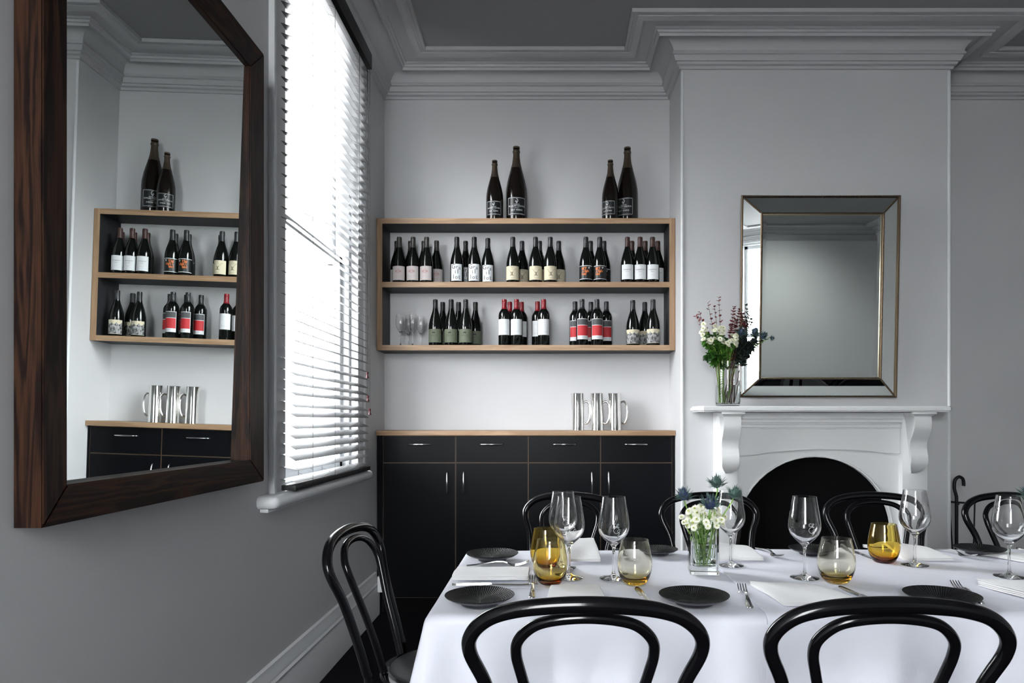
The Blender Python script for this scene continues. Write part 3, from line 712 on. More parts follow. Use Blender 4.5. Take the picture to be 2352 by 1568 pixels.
for (px, y), lab, rz in WGL: place(wg, u_, (PX(px, y), y, TZ + .0042), rz, lab, 'wine glass', 'wine glasses on the dining table')

TB_O = [(0, 0), (.027, 0), (.0295, .001), (.036, .008), (.0435, .022), (.0485, .040), (.0498, .055), (.0486, .074), (.0445, .098), (.0394, .122), (.0384, .1262)]
def tumbler(name, mat, base):
    t = thing(name, '', 'tumbler')
    TI = [(0, base), (.022, base + .001), (.033, base + .006), (.041, .0245), (.0466, .041), (.0480, .055), (.0469, .074), (.0429, .098), (.0380, .122), (.0373, .126)]
    b = NB(); lathe(b, TB_O + TI[::-1], 48); link('glass', b, mat, t, smooth=60); return t
for px, y, mat, lab, nm, s_ in ((1264, 1.99, AMBL, 'golden amber stemless tumbler, the nearer of the two at the left end', 8, 1.0),
                            (1254, 2.19, AMBD, 'darker amber stemless tumbler tucked behind another at the left end', 6, 1.0),
                            (1458, 1.99, AMBP, 'pale yellow stemless tumbler left of the flower vase', 11, 1.0),
                            (1921, 2.01, AMBP, 'pale straw stemless tumbler in the middle, in front of the fireplace', 12, 1.05),
                            (2030, 2.29, AMBD, 'deep amber stemless tumbler on the far side of the table', 6, 1.0)):
    t = tumbler('stemless_tumbler', mat, nm / 1000.0); t['label'] = lab; t['group'] = 'stemless tumblers on the table'
    t.location = (PX(px, y), y, TZ + .0042); t.scale = (s_, s_, 1)
# tulip glasses on shelf
FL_O = [(0, 0), (.028, 0), (.030, .001), (.020, .003), (.006, .006), (.0035, .012), (.0032, .075), (.005, .084), (.015, .098), (.026, .120), (.0310, .142), (.0312, .158), (.0285, .180), (.0240, .203)]
FL_I = [(0, .0885), (.006, .0905), (.0140, .1005), (.0248, .1215), (.0298, .143), (.0300, .158), (.0273, .180), (.0230, .2028)]
tg = thing('tulip_glass', '', 'wine glass'); b = NB(); lathe(b, FL_O + FL_I[::-1], 32); link('glass', b, GLASS, tg, smooth=60); u_ = [False]
for i, (px, y) in enumerate(((920, 4.48), (937.5, 4.575), (947.5, 4.475), (966.5, 4.555))):
    place(tg, u_, (PX(px, y), y, ZB), 0, 'empty tulip shaped glass on the lower shelf, %s from the left' % ORD[i], 'wine glass', 'tulip glasses on the shelf')

# ------------------------------------------------------------------ steel jugs
jg = thing('steel_jug', '', 'jug')
JO = [(0, 0), (.0395, 0), (.0405, .001), (.0405, .003), (.0395, .006), (.0375, .120), (.0365, .236), (.0372, .239)]
JI = [(0, .003), (.0375, .005), (.0362, .120), (.0352, .237)]
b = NB(); lathe(b, JO + JI[::-1], 40)
for v in b.verts:      # pouring lip on the left
    a = math.atan2(v.co.y, -v.co.x)
    if v.co.z > .205 and abs(a) < .5: v.co.x -= .010 * ((v.co.z - .205) / .034) * (1 - abs(a) / .5)
link('body', b, STEEL, jg, smooth=35)
b = NB(); tube(b, [(.036, 0, .180), (.058, 0, .186), (.074, 0, .165), (.080, 0, .118), (.074, 0, .072), (.058, 0, .045), (.037, 0, .048)], [.0028, .0032, .0036, .0038, .0036, .0032, .0028], n=8, k=8, flat=1.9); link('handle', b, STEEL, jg, smooth=60)
u_ = [False]
for i, px in enumerate((1327.5, 1372, 1413)):
    y = 4.52; place(jg, u_, (PX(px, y), y, WZ + .0002), random.uniform(-.12, .06), 'tall polished steel jug on the oak worktop, %s of three' % ('leftmost', 'middle', 'rightmost')[i], 'jug', 'steel jugs on the worktop')

# ------------------------------------------------------------------ fireplace
fp = thing('fireplace_surround', 'white painted fireplace surround with scrolled corbels and black arched opening', 'fireplace', (1.62, YC, 0))
def fpart(name, b, mat=MANTELM, sm=30, parent=None):
    o = link(name, b, mat, parent or fp, smooth=sm)
    if not parent: o.matrix_parent_inverse = Matrix.Translation((-1.62, -YC, 0))
    return o
acx, acz, ar = 1.60, .530, .470
px0, px1, ptop = .995, 2.255, 1.268
PY = 4.200
def archplate(b, y0, y1):
    n = 28; out = []; inn = []
    for i in range(n + 1):
        a = PI - PI * i / n; inn.append((acx + ar * math.cos(a), acz + ar * math.sin(a)))
    inn = [(acx - ar, .0)] + inn + [(acx + ar, 0)]
    out = [(px0 + .1, 0)]
    for i in range(n + 1):
        tt = i / n
        out.append((px0 + .1 + (px1 - px0 - .2) * tt, ptop))
    out += [(px1 - .1, 0)]
    out[1] = (px0 + .1, ptop)
    m = len(inn)
    V = [[b.verts.new((p[0], y, p[1])) for p in L] for y in (y0, y1) for L in (inn, out)]
    for i in range(m - 1):
        b.faces.new((V[0][i], V[0][i + 1], V[1][i + 1], V[1][i])); b.faces.new((V[2][i + 1], V[2][i], V[3][i], V[3][i + 1]))
        b.faces.new((V[0][i + 1], V[0][i], V[2][i], V[2][i + 1])); b.faces.new((V[1][i], V[1][i + 1], V[3][i + 1], V[3][i]))
b = NB(); archplate(b, PY, YC - .001)
fpart('arched_panel', b)
b = NB(); tube(b, [(acx + (ar + .004) * math.cos(a), PY, acz + (ar + .004) * math.sin(a)) for a in [PI - PI * i / 24 for i in range(25)]], .006, n=8, k=1); fpart('arch_bead', b, sm=60)
b = NB(); box(b, px0, px0 + .128, PY - .045, YC - .001, 0, ptop, .003); fpart('pilaster', b)
b = NB(); box(b, px1 - .150, px1, PY - .045, YC - .001, 0, ptop, .003); fpart('pilaster', b)
# raised apron with serpentine lower edge
ax0, ax1 = px0 + .130, px1 - .152
low = [(ax0, 1.008), (ax0 + .10, 1.012), (ax0 + .22, 1.028), (1.60, 1.046), (ax1 - .22, 1.038), (ax1 - .10, 1.024), (ax1, 1.020)]
lowc = [(v.x, v.y) for v in crom([(a, c, 0) for a, c in low], 5)]
b = NB(); prism(b, lowc + [(ax1, ptop), (ax0, ptop)], 'y', PY - .020, PY + .002); fpart('apron_board', b)
b = NB()
for z0, z1, dd in ((1.228, 1.268, .062), (1.206, 1.228, .050), (1.196, 1.206, .040), (1.176, 1.196, .034), (1.168, 1.176, .026)): box(b, ax0, ax1, PY - dd, PY, z0, z1, .003)
fpart('frieze_moulding', b)
# corbels (profile in y,z)
cprof = [(4.165, 1.245), (4.045, 1.245), (4.040, 1.215), (4.043, 1.175), (4.062, 1.135), (4.088, 1.095), (4.094, 1.060), (4.086, 1.030), (4.078, 1.000), (4.082, .965), (4.100, .935), (4.125, .915), (4.165, .900)]
cc = [(v.x, v.y) for v in crom([(a, c, 0) for a, c in cprof[1:]], 5)]
for x0, x1 in ((1.012, 1.112), (2.118, 2.218)):
    b = NB(); prism(b, [(4.165, 1.245)] + cc, 'x', x0, x1)
    for v in b.verts:     # the tail narrows to a point in front view
        if v.co.z < .965:
            k = min(1, (.965 - v.co.z) / .065); xm = (x0 + x1) / 2
            v.co.x = xm + (v.co.x - xm) * (1 - .85 * k * k)
    c = fpart('corbel', b, sm=50)
    b = NB(); box(b, x0 - .018, x1 + .018, 4.018, 4.164, 1.256, 1.268, .003)
    t2 = NB(); bmesh.ops.create_cube(t2, size=1)
    for v in t2.verts:
        top = v.co.z > 0; e = .016 if top else 0
        v.co = Vector(((x1 + e) if v.co.x > 0 else (x0 - e), 4.164 if v.co.y > 0 else (4.040 - e), 1.256 if top else 1.244))
    join(b, t2); fpart('corbel_cap', b, sm=30, parent=c)
b = NB(); MT = PZ(932, 4.015)
prism(b, [(.858, YC - .001), (.858, 4.050), (.888, 4.012), (2.312, 4.012), (2.340, 4.045), (2.340, YC - .001)], 'z', 1.270, MT)
bmesh.ops.bevel(b, geom=[e for e in b.edges if abs(e.verts[0].co.z - e.verts[1].co.z) < 1e-5], offset=.008, segments=3, affect='EDGES'); fpart('mantel_shelf', b)
b = NB()   # firebox
x0, x1, y0, y1, z1 = fx0 + .005, fx1 - .005, YC + .002, YB - .02, fz - .003
box(b, x0, x1, y1 - .01, y1, 0.001, z1); box(b, x0, x0 + .01, y0, y1, .001, z1); box(b, x1 - .01, x1, y0, y1, .001, z1); box(b, x0, x1, y0, y1, z1 - .01, z1); box(b, x0, x1, y0, y1, 0.001, .02)
fpart('firebox', b, SOOT)
b = NB(); n = 24
poly = [(acx + (ar + .02) * math.cos(PI * i / n), acz + (ar + .02) * math.sin(PI * i / n)) for i in range(n + 1)] + [(acx - ar - .02, .003), (acx + ar + .02, .003)]
prism(b, poly, 'y', YC + .012, YC + .020); fpart('register_plate', b, SOOT)

# mirror above the mantel
tilt = math.radians(2.4)
mr = thing('bevelled_wall_mirror', 'rectangular mirror with beaded bronze edges and mirrored border above the mantelpiece', 'mirror', ((PX(1702, 4.2) + PX(2056, 4.2)) / 2 + .002, 4.225, PZ(912, 4.18)))
mr.rotation_euler = (tilt, 0, 0)
MW, MH = .948, 1.205; hw = MW / 2; bw = .108; dp = .030
def quad(name, P, mat, parent=mr, th=.002):
    b = NB(); A = [b.verts.new(p) for p in P]; B = [b.verts.new((p[0], p[1] + th, p[2])) for p in P]
    b.faces.new(A); b.faces.new(B[::-1])
    for i in range(len(P)): b.faces.new((A[i], A[(i + 1) % len(P)], B[(i + 1) % len(P)], B[i]))
    return link(name, b, mat, parent, smooth=None)
o_ = [(-hw + .010, -.014, .010), (hw - .010, -.014, .010), (hw - .010, -.014, MH - .010), (-hw + .010, -.014, MH - .010)]
i_ = [(-hw + bw, -.014 - dp, bw), (hw - bw, -.014 - dp, bw), (hw - bw, -.014 - dp, MH - bw), (-hw + bw, -.014 - dp, MH - bw)]
for k in range(4): quad('mirror_strip', [o_[k], o_[(k + 1) % 4], i_[(k + 1) % 4], i_[k]], MIRD)
ib = bw + .014
quad('mirror_glass', [(-hw + ib + .02, -.036, ib + .02), (hw - ib - .02, -.036, ib + .02), (hw - ib - .02, -.036, MH - ib - .02), (-hw + ib + .02, -.036, MH - ib - .02)], MIRD)
a_ = [(-hw + ib - .004, -.0353, ib - .004), (hw - ib + .004, -.0353, ib - .004), (hw - ib + .004, -.0353, MH - ib + .004), (-hw + ib - .004, -.0353, MH - ib + .004)]
c_ = [(-hw + ib + .02, -.036, ib + .02), (hw - ib - .02, -.036, ib + .02), (hw - ib - .02, -.036, MH - ib - .02), (-hw + ib + .02, -.036, MH - ib - .02)]
b = NB(); A = [b.verts.new(p) for p in a_]; B = [b.verts.new(p) for p in c_]
for k in range(4): b.faces.new((A[k], A[(k + 1) % 4], B[(k + 1) % 4], B[k]))
link('bevelled_border', b, MIRD, mr, smooth=None)
b = NB(); box(b, -hw + .004, hw - .004, -.012, -.001, .004, MH - .004); link('backing', b, SOOT, mr, smooth=None)
b = NB()     # inner return of the frame (silvered)
for (x0, x1, z0, z1) in ((-hw + bw, -hw + ib, bw, MH - bw), (hw - ib, hw - bw, bw, MH - bw), (-hw + ib, hw - ib, bw, ib), (-hw + ib, hw - ib, MH - ib, MH - bw)): box(b, x0, x1, -.014 - dp, -.030, z0, z1, .003)
link('inner_frame', b, pmat('silver_gilt', (.32, .27, .19), .3, metal=.9), mr, smooth=30)
def beadrow(b, p, q, r, step):
    p = Vector(p); q = Vector(q); n = max(2, int((q - p).length / step))
    for i in range(n + 1):
        c = p.lerp(q, i / n); lathe(b, [(0, -r), (r * .8, -r * .6), (r, 0), (r * .8, r * .6), (0, r)], 6, c)
for nm, w_, y_, tw in (('outer_beading', .004, -.016, .0085), ('inner_beading', bw + .004, -.014 - dp - .002, .0075)):
    b = NB(); x = hw - w_; z0, z1 = w_, MH - w_
    P = [(-x, y_, z0), (x, y_, z0), (x, y_, z1), (-x, y_, z1)]
    tube(b, P, tw, n=8, k=1, closed=True)
    for k in range(4): beadrow(b, Vector(P[k]) + Vector((0, -tw * .75, 0)), Vector(P[(k + 1) % 4]) + Vector((0, -tw * .75, 0)), .0036, .0088)
    link(nm, b, GOLDB, mr, smooth=50)
b = NB()
for k in range(4): tube(b, [o_[k], i_[k]], .0055, n=8, k=1); beadrow(b, Vector(o_[k]) + Vector((0, -.005, 0)), Vector(i_[k]) + Vector((0, -.005, 0)), .003, .0085)
link('corner_beading', b, GOLDB, mr, smooth=50)

# fire tools
ty = 4.46
ft = thing('fireside_tool_stand', 'black iron fireside stand with crook handle right of the chimney breast', 'fire tools', (PX(2197, ty), ty, 0))
b = NB(); lathe(b, [(0, 0), (.085, 0), (.088, .006), (.08, .014), (.02, .022), (0, .024)], 24); link('base', b, IRON, ft)
b = NB(); tube(b, [(0, 0, .02), (0, 0, .45), (0, 0, .70), (-.004, 0, .745), (-.014, 0, .785), (-.010, 0, .835), (.015, 0, .858), (.040, 0, .845), (.046, 0, .812), (.044, 0, .800)], [.0105] * 10, n=10, k=6); link('pole', b, IRON, ft, smooth=60)
b = NB(); tube(b, [(-.075, 0, .690), (-.07, 0, .700), (.0, 0, .695), (.11, 0, .690), (.12, 0, .700)], .0065, n=8, k=4); tube(b, [(-.02, -.06, .69), (0, 0, .695), (.02, .06, .69)], .0045, n=8, k=3); link('cross_bar', b, IRON, ft, smooth=60)
def tool(name, lab, x, tipx, fn):
    t = thing(name, lab, name.replace('_', ' '), (PX(2197, ty) + x, ty, 0))
    b = NB(); tube(b, [(0, -.012, .715), (0, -.014, .690), (tipx * .5, -.014, .45), (tipx, -.014, .16)], [.006, .005, .005, .006], n=8, k=5); link('shaft', b, IRON, t, smooth=60)
    b = NB(); fn(b, tipx); link('head', b, IRON, t); return t
tool('fire_poker', 'thin black poker hanging left of the crook handled stand', -.055, .035, lambda b, x: tube(b, [(x, -.014, .17), (x, -.014, .12), (x + .01, -.014, .10), (x + .025, -.014, .115)], .0045, n=8, k=3))
tool('fire_shovel', 'small black shovel hanging right of the crook handled stand', .108, -.012, lambda b, x: box(b, x - .035, x + .035, -.022, -.012, .08, .17, .004))

# ------------------------------------------------------------------ dining table and cloths
TX0, TX1, TY0, TY1 = -.295, 2.75, 1.685, 2.535
dt = thing('dining_table', 'long dining table under the white cloths', 'table', (1.22, 2.11, 0))
b = NB(); box(b, TX0 + .006, TX1, TY0 + .006, TY1 - .006, .715, .742, .004); o = link('table_top', b, BLACK, dt); o.matrix_parent_inverse = Matrix.Translation((-1.22, -2.11, 0))
for x in (TX0 + .655, 1.25, TX1 - .12):
    for y in (TY0 + .10, TY1 - .10):
        o = link('leg', box(NB(), x - .03, x + .03, y - .03, y + .03, 0, .7145, .004), BLACK, dt); o.matrix_parent_inverse = Matrix.Translation((-1.22, -2.11, 0))
def wob(x, y): return .0009 * math.sin(7 * x + 3 * y) + .0007 * math.sin(11 * y - 5 * x + 1) + .0005 * math.sin(23 * x + 2)
def cloth(name, label, xa, xb, dropl, ztop, side, drop=.30, seam=0.0):
    """grid in flat cloth coordinates, folded over the table edges"""
    b = NB(); R = .008
    us = []; x = xa - dropl
    while x < xb - 1e-6: us.append(x); x += .0165
    us.append(xb)
    vsn = []; y = TY0 - drop
    while y < TY1 + drop - 1e-6: vsn.append(y); y += .0165
    vsn.append(TY1 + drop)
    def pos(u, v):
        ox = max(0, xa - u) if dropl > 0 else 0.0
        oy = max(0, TY0 - v); sgn = 1
        if v > TY1: oy = v - TY1; sgn = -1
        ey = TY0 if sgn == 1 else TY1
        if ox <= 0 and oy <= 0: return (u, v, ztop + wob(u, v))
        amp = .019
        if ox > 0 and oy > 0:
            m = min(ox, oy); d = max(ox, oy)
            if oy >= ox: base = Vector((xa, ey, 0)); 
            diag = Vector((-.707, -.707 * sgn, 0))
            out = .010 + .10 * d * .35
            p = Vector((xa, ey, 0)) + diag * (m * .30 + .003)
            if oy >= ox: p += Vector((.03 * (d - m), -sgn * (.006 + .30 * (d - m)), 0))
            else: p += Vector((-(.006 + .03 * (d - m)), sgn * .03 * (d - m), 0))
            return (p.x, p.y, ztop - d * .985)
        if oy > 0:
            d = oy
            if d < R: a = d / R * PI / 2; return (u, ey - sgn * R * .75 * math.sin(a) , ztop + wob(u, v) * (1 - d / R) - R * .6 * (1 - math.cos(a)))
            f = min(1, (d - R) / .16)
            w_ = amp * f * (math.sin(u * 17 + 1.3 + seam) * .6 + math.sin(u * 31 + .4) * .35 + math.sin(u * 7.3) * .5) + f * .022 * noise.noise(Vector((u * 9, d * 5, sgn * 3))) + f * .009 * noise.noise(Vector((u * 22 + d * 9, d * 15, 7)))
            if dropl > 0:      # ridge at the corner, hollow beside it
                q = u - xa; w_ = w_ * min(1, q / .12) + .22 * d * math.exp(-(q / (.035 + .09 * d)) ** 2) - .035 * d / .27 * math.exp(-((q - .06 - .30 * d) / (.03 + .10 * d)) ** 2)
            return (u, ey - sgn * (R * .75 + .08 * (d - R) + max(w_, -.006 - (.16 * (d - .03) if d > .03 else 0)) + (.004 if f else 0)), ztop - d)
        d = ox
        if d < R: a = d / R * PI / 2; return (xa - R * .75 * math.sin(a), v, ztop + wob(u, v) * (1 - d / R) - R * .6 * (1 - math.cos(a)))
        f = min(1, (d - R) / .16)
        w_ = amp * f * (math.sin(v * 19 + .5) * .6 + math.sin(v * 33) * .3)
        return (xa - (R * .75 + .03 * (d - R) + w_ * .5 + .003), v, ztop - d)
    G = [[b.verts.new(pos(u + (seam * (v - 2.1) if (u == us[0] and dropl == 0) else 0), v)) for v in vsn] for u in us]
    for i in range(len(us) - 1):
        for j in range(len(vsn) - 1): b.faces.new((G[i][j], G[i + 1][j], G[i + 1][j + 1], G[i][j + 1]))
    o = link(name, b, CLOTH, smooth=75)
    md = o.modifiers.new('thickness', 'SOLIDIFY'); md.thickness = .0012; md.offset = 1
    ms = o.modifiers.new('smooth', 'SUBSURF'); ms.levels = 1; ms.render_levels = 1
    return tag(o, label, 'tablecloth', 'white tablecloths')
cloth('tablecloth', 'white tablecloth covering the left end of the table, with the draped corner', TX0, .62, .275, TZ - .003, 0, .275)
cloth('tablecloth', 'white tablecloth laid over the other, running off to the right', .535, TX1, 0, TZ + .001, 0, .272, .03)
ZTB = TZ + .0042

# ------------------------------------------------------------------ bentwood chairs
def make_chair():
    t = thing('bentwood_chair', '', 'chair')
    half = [(.198, -.262, .0), (.184, -.226, .22), (.166, -.196, .44), (.168, -.204, .50), (.176, -.232, .60), (.191, -.262, .70), (.2205, -.285, .775), (.2165, -.298, .815), (.183, -.308, .848), (.130, -.315, .866), (.065, -.319, .874), (0, -.321, .8765)]
    full = half + [(-x, y, z) for x, y, z in half[-2::-1]]
    rr = [.0105, .0125, .0135, .0135, .0135, .0135, .014, .0145, .0150, .0155, .016, .0165]; rr = rr + rr[-2::-1]
    b = NB(); tube(b, full, rr, n=16, k=7); link('back_hoop', b, CHAIRM, t, smooth=80)
    ih = [(.083, -.176, .462), (.092, -.200, .55), (.104, -.228, .64), (.124, -.252, .72), (.1335, -.266, .765), (.1285, -.280, .798), (.100, -.293, .828), (.060, -.301, .842), (.0, -.304, .8475)]
    fi = ih + [(-x, y, z) for x, y, z in ih[-2::-1]]
    b = NB(); tube(b, fi, .0112, n=14, k=7); link('inner_hoop', b, CHAIRM, t, smooth=80)
    b = NB(); lathe(b, [(0, .432), (.188, .432), (.203, .436), (.207, .446), (.203, .457), (.190, .4605), (0, .4605)], 48); link('seat_ring', b, CHAIRM, t, smooth=40)
    b = NB(); lathe(b, [(0, .452), (.172, .452), (.180, .459), (.174, .466), (.12, .471), (0, .473)], 40); link('seat_pad', b, SEATM, t, smooth=60)
    for s in (-1, 1):
        b = NB(); tube(b, [(s * .148, .130, .435), (s * .156, .142, .40), (s * .166, .160, .22), (s * .185, .195, 0)], [.0165, .0155, .0135, .0115], n=12, k=6); link('front_leg', b, CHAIRM, t, smooth=70)
    b = NB(); tube(b, [(.152 * math.cos(a), .152 * math.sin(a) - .02, .235) for a in [2 * PI * i / 20 for i in range(20)]], .009, n=10, k=2, closed=True); link('leg_ring', b, CHAIRM, t, smooth=80)
    return t
ch = make_chair(); u_ = [False]
NYB = 1.30; 
for x, y, rz, lab in ((PX(1347, 1.30), 1.618, 0, 'black bentwood chair in the foreground, left of the two seen from behind'),
                      (PX(2068, 1.30), 1.618, -.03, 'black bentwood chair in the foreground, right of the two seen from behind'),
                      (-.315, 2.165, -PI / 2 - .08, 'black bentwood chair at the left head of the table'),
                      (.0, 2.89, PI - .34, 'black bentwood chair across the table, in front of the black cabinet'),
                      (PX(1640, 3.2), 2.882, PI + .10, 'black bentwood chair across the table behind the flower vase'),
                      (PX(1997, 3.2), 2.882, PI - .05, 'black bentwood chair across the table, before the fireplace opening'),
                      (PX(2330, 3.2), 2.882, PI + .16, 'black bentwood chair across the table, beside the fireside tools')):
    place(ch, u_, (x, y, 0), rz, lab, 'chair', 'bentwood chairs round the table')

# ------------------------------------------------------------------ plates
pl = thing('side_plate', '', 'plate')
b = NB(); lathe(b, [(0, .006), (.040, .006), (.055, .0085), (.075, .0165), (.086, .0225), (.0885, .0245), (.0888, .0235), (.087, .0215)], 96); link('ridged_top', b, PLATEM, pl, smooth=40)
b = NB(); lathe(b, [(.087, .0214), (.076, .0145), (.057, .0085), (.050, .0065), (.048, .0), (.044, .0), (.043, .002), (0, .003)], 64); link('glazed_underside', b, PLATEU, pl, smooth=40)
u_ = [False]
for px, y, s, lab in ((1102, 1.772, 1, 'black ridged side plate at the near left corner of the table'),
                      (1594, 1.775, 1, 'black ridged side plate in front of the flower vase'),
                      (2163, 1.775, 1.02, 'black ridged side plate behind the right foreground chair'),
                      (1131, 2.33, .98, 'black ridged side plate at the far left corner of the table'),
                      (1510, 2.43, .80, 'black ridged side plate at the far edge, left of the flower vase'),
                      (1866, 2.43, .90, 'black ridged side plate at the far edge, in front of the fireplace'),
                      (2250, 2.435, .92, 'black ridged side plate at the far edge, the rightmost')):
    place(pl, u_, (PX(px, y), y, ZTB), random.uniform(0, 3), lab, 'plate', 'black side plates', s)

# ------------------------------------------------------------------ cutlery
def flatbar(b, pts, th=.002):
    """pts: (y, halfwidth, z) strip with thickness"""
    n = len(pts); A = []
    for y, w_, z in pts: A.append([b.verts.new((-w_, y, z)), b.verts.new((w_, y, z)), b.verts.new((w_ * .8, y, z + th)), b.verts.new((-w_ * .8, y, z + th))])
    for i in range(n - 1):
        for q in range(4): b.faces.new((A[i][q], A[i][(q + 1) % 4], A[i + 1][(q + 1) % 4], A[i + 1][q]))
    b.faces.new(A[0][::-1]); b.faces.new(A[-1])
fk = thing('fork', '', 'fork')      # handle end at y=0, tines at y=.20
b = NB(); flatbar(b, [(0, .003, .002), (.003, .007, .002), (.012, .0088, .0022), (.03, .0080, .004), (.06, .0058, .009), (.095, .0036, .014), (.118, .0030, .0135), (.130, .0040, .010)], .0024); link('handle', b, CUTM, fk, smooth=60)
b = NB(); flatbar(b, [(.130, .0040, .010), (.136, .0085, .0065), (.142, .0115, .0040), (.150, .0125, .0030), (.156, .0125, .0032)], .0018)
for q in range(4):
    x = (q - 1.5) * .0068
    t2 = NB(); flatbar(t2, [(.1555, .0024, .0032), (.170, .0021, .0050), (.184, .0019, .0090), (.197, .0014, .0145), (.200, .0006, .016)], .0018)
    for v in t2.verts: v.co.x += x
    join(b, t2)
link('tines', b, CUTM, fk, smooth=50)
kn = thing('knife', '', 'knife')
b = NB(); flatbar(b, [(0, .004, .0), (.003, .0080, 0), (.015, .0092, 0), (.06, .0075, .001), (.105, .0050, .001), (.112, .0048, .001)], .0055); link('handle', b, CUTM, kn, smooth=60)
b = NB(); flatbar(b, [(.112, .0042, .002), (.118, .0085, .002), (.16, .0098, .0015), (.19, .0100, .001), (.205, .0088, .001), (.216, .0055, .001), (.220, .001, .001)], .0013); link('blade', b, CUTM, kn, smooth=60)
uf = [False]; uk = [False]
G_ = 'forks on the table'
for x, y, rz, lab in ((-.046, 1.818, .0, 'steel fork pointing away, right of the near left side plate'),
                      (.497, 1.722, -.16, 'steel fork pointing away, right of the side plate in front of the vase'),
                      (1.095, 1.762, .13 - .34, 'steel fork pointing away, half behind the right foreground chair'),
                      (.752, 2.532, PI + .12, 'steel fork at the far side, right of the napkin behind the vase'),
                      (1.385, 2.528, PI + .20, 'steel fork at the far side, between the far right napkin and plate'),
                      (.245, 2.520, PI + .0, 'steel fork at the far side, seen through the pale yellow tumbler'),
                      (-.265, 2.225, -PI / 2 + .03, 'steel fork lying sideways behind the left end napkin')):
    place(fk, uf, (x, y, ZTB), rz, lab, 'fork', G_)
for x, y, rz, lab in ((-.275, 1.972, -PI / 2 + .02, 'steel knife lying sideways above the near left side plate'),
                      (.254, 1.722, .05, 'steel knife below the pale yellow tumbler, mostly hidden by a chair'),
                      (.835, 1.735, .10, 'steel knife below the pale straw tumbler, mostly hidden by a chair'),
                      (1.065, 2.530, PI + .13, 'steel knife at the far side, left of the deep amber tumbler'),
                      (1.700, 2.530, PI + .05, 'steel knife at the far edge, on the right border of the picture')):
    place(kn, uk, (x, y, ZTB), rz, lab, 'knife', 'knives on the table')

# ------------------------------------------------------------------ napkins (layered folds)
def napkin(lab, corners, h0, h1, layers=3, arch=0.0, seed=0, thick=.004):
    """corners: near-left, near-right, far-right, far-left on the table; h0/h1 rise of the near/far edge"""
    b = NB(); N = 14; M = 12
    c = [Vector((p[0], p[1], 0)) for p in corners]
    rr = random.Random(seed); ph = rr.uniform(0, 6)
    def P(u, v, top, inset=0):
        uu = inset + u * (1 - 2 * inset); p = c[0].lerp(c[1], uu).lerp(c[3].lerp(c[2], uu), v)
        z = (h0 + (h1 - h0) * v) + arch * math.sin(PI * min(1, v * 1.05)) ** 2 * (.75 + .25 * math.sin(u * 3 + ph)) + .0012 * math.sin(u * 9 + ph) * math.sin(v * 7)
        return Vector((p.x, p.y, ZTB + z + top))
    for L in range(layers):
        z0 = L * thick * .98 + .0003; z1 = z0 + thick * .92; ins = .004 * (L % 2)
        top = [[None] * (M + 1) for _ in range(N + 1)]; bot = [[None] * (M + 1) for _ in range(N + 1)]
        for i in range(N + 1):
            for j in range(M + 1):
                u = i / N; v = j / M
                e = min(u, 1 - u, v, 1 - v) * 12; rd = thick * .42 * max(0, 1 - e) ** 2
                sh = Vector((rr.uniform(-.0004, .0004), .003 * L * (1 if L % 2 else .3), 0))
                top[i][j] = b.verts.new(P(u, v, z1 - rd, ins) + sh); bot[i][j] = b.verts.new(P(u, v, z0 + rd, ins) + sh)
        for i in range(N):
            for j in range(M):
                b.faces.new((top[i][j], top[i + 1][j], top[i + 1][j + 1], top[i][j + 1])); b.faces.new((bot[i][j + 1], bot[i + 1][j + 1], bot[i + 1][j], bot[i][j]))
        for i in range(N):
            b.faces.new((bot[i][0], bot[i + 1][0], top[i + 1][0], top[i][0])); b.faces.new((top[i][M], top[i + 1][M], bot[i + 1][M], bot[i][M]))
        for j in range(M):
            b.faces.new((top[0][j], top[0][j + 1], bot[0][j + 1], bot[0][j])); b.faces.new((bot[N][j], bot[N][j + 1], top[N][j + 1], top[N][j]))
    o = link('folded_napkin', b, NAPM, smooth=60)
    m = o.modifiers.new('smooth', 'SUBSURF'); m.levels = 1; m.render_levels = 1
    return tag(o, lab, 'napkin', 'folded white napkins')
napkin('folded white napkin lying sideways at the left end of the table', [(-.285, 2.02), (-.06, 2.02), (-.06, 2.155), (-.285, 2.155)], 0, 0, 3, .004, 1, .0052)
napkin('folded white napkin at the far side, behind the left pair of wine glasses', [(.055, 2.285), (.170, 2.285), (.160, 2.500), (.050, 2.500)], 0, .034, 3, .006, 2)
napkin('folded white napkin at the far side, behind the flower vase', [(.545, 2.305), (.715, 2.305), (.665, 2.500), (.520, 2.500)], 0, .012, 3, .030, 3)
napkin('folded white napkin at the far side, right of the deep amber tumbler', [(1.17, 2.300), (1.345, 2.300), (1.245, 2.500), (1.12, 2.500)], 0, .010, 3, .032, 4)
napkin('flat folded white napkin at the far right, below the rightmost side plate', [(1.56, 2.26), (1.76, 2.24), (1.70, 2.38), (1.47, 2.415)], 0, 0, 3, .002, 5)
napkin('folded white napkin on the near side, under the golden amber tumbler', [(-.010, 1.755), (.145, 1.755), (.138, 1.935), (.004, 1.935)], 0, 0, 3, .003, 6)
napkin('folded white napkin on the near side, below the middle wine glass', [(.585, 1.74), (.800, 1.74), (.740, 1.945), (.565, 1.975)], 0, 0, 3, .003, 7)
napkin('large folded white napkin at the near right border of the picture', [(1.25, 1.71), (1.52, 1.70), (1.50, 1.93), (1.200, 1.965)], 0, 0, 4, .003, 8, .0050)

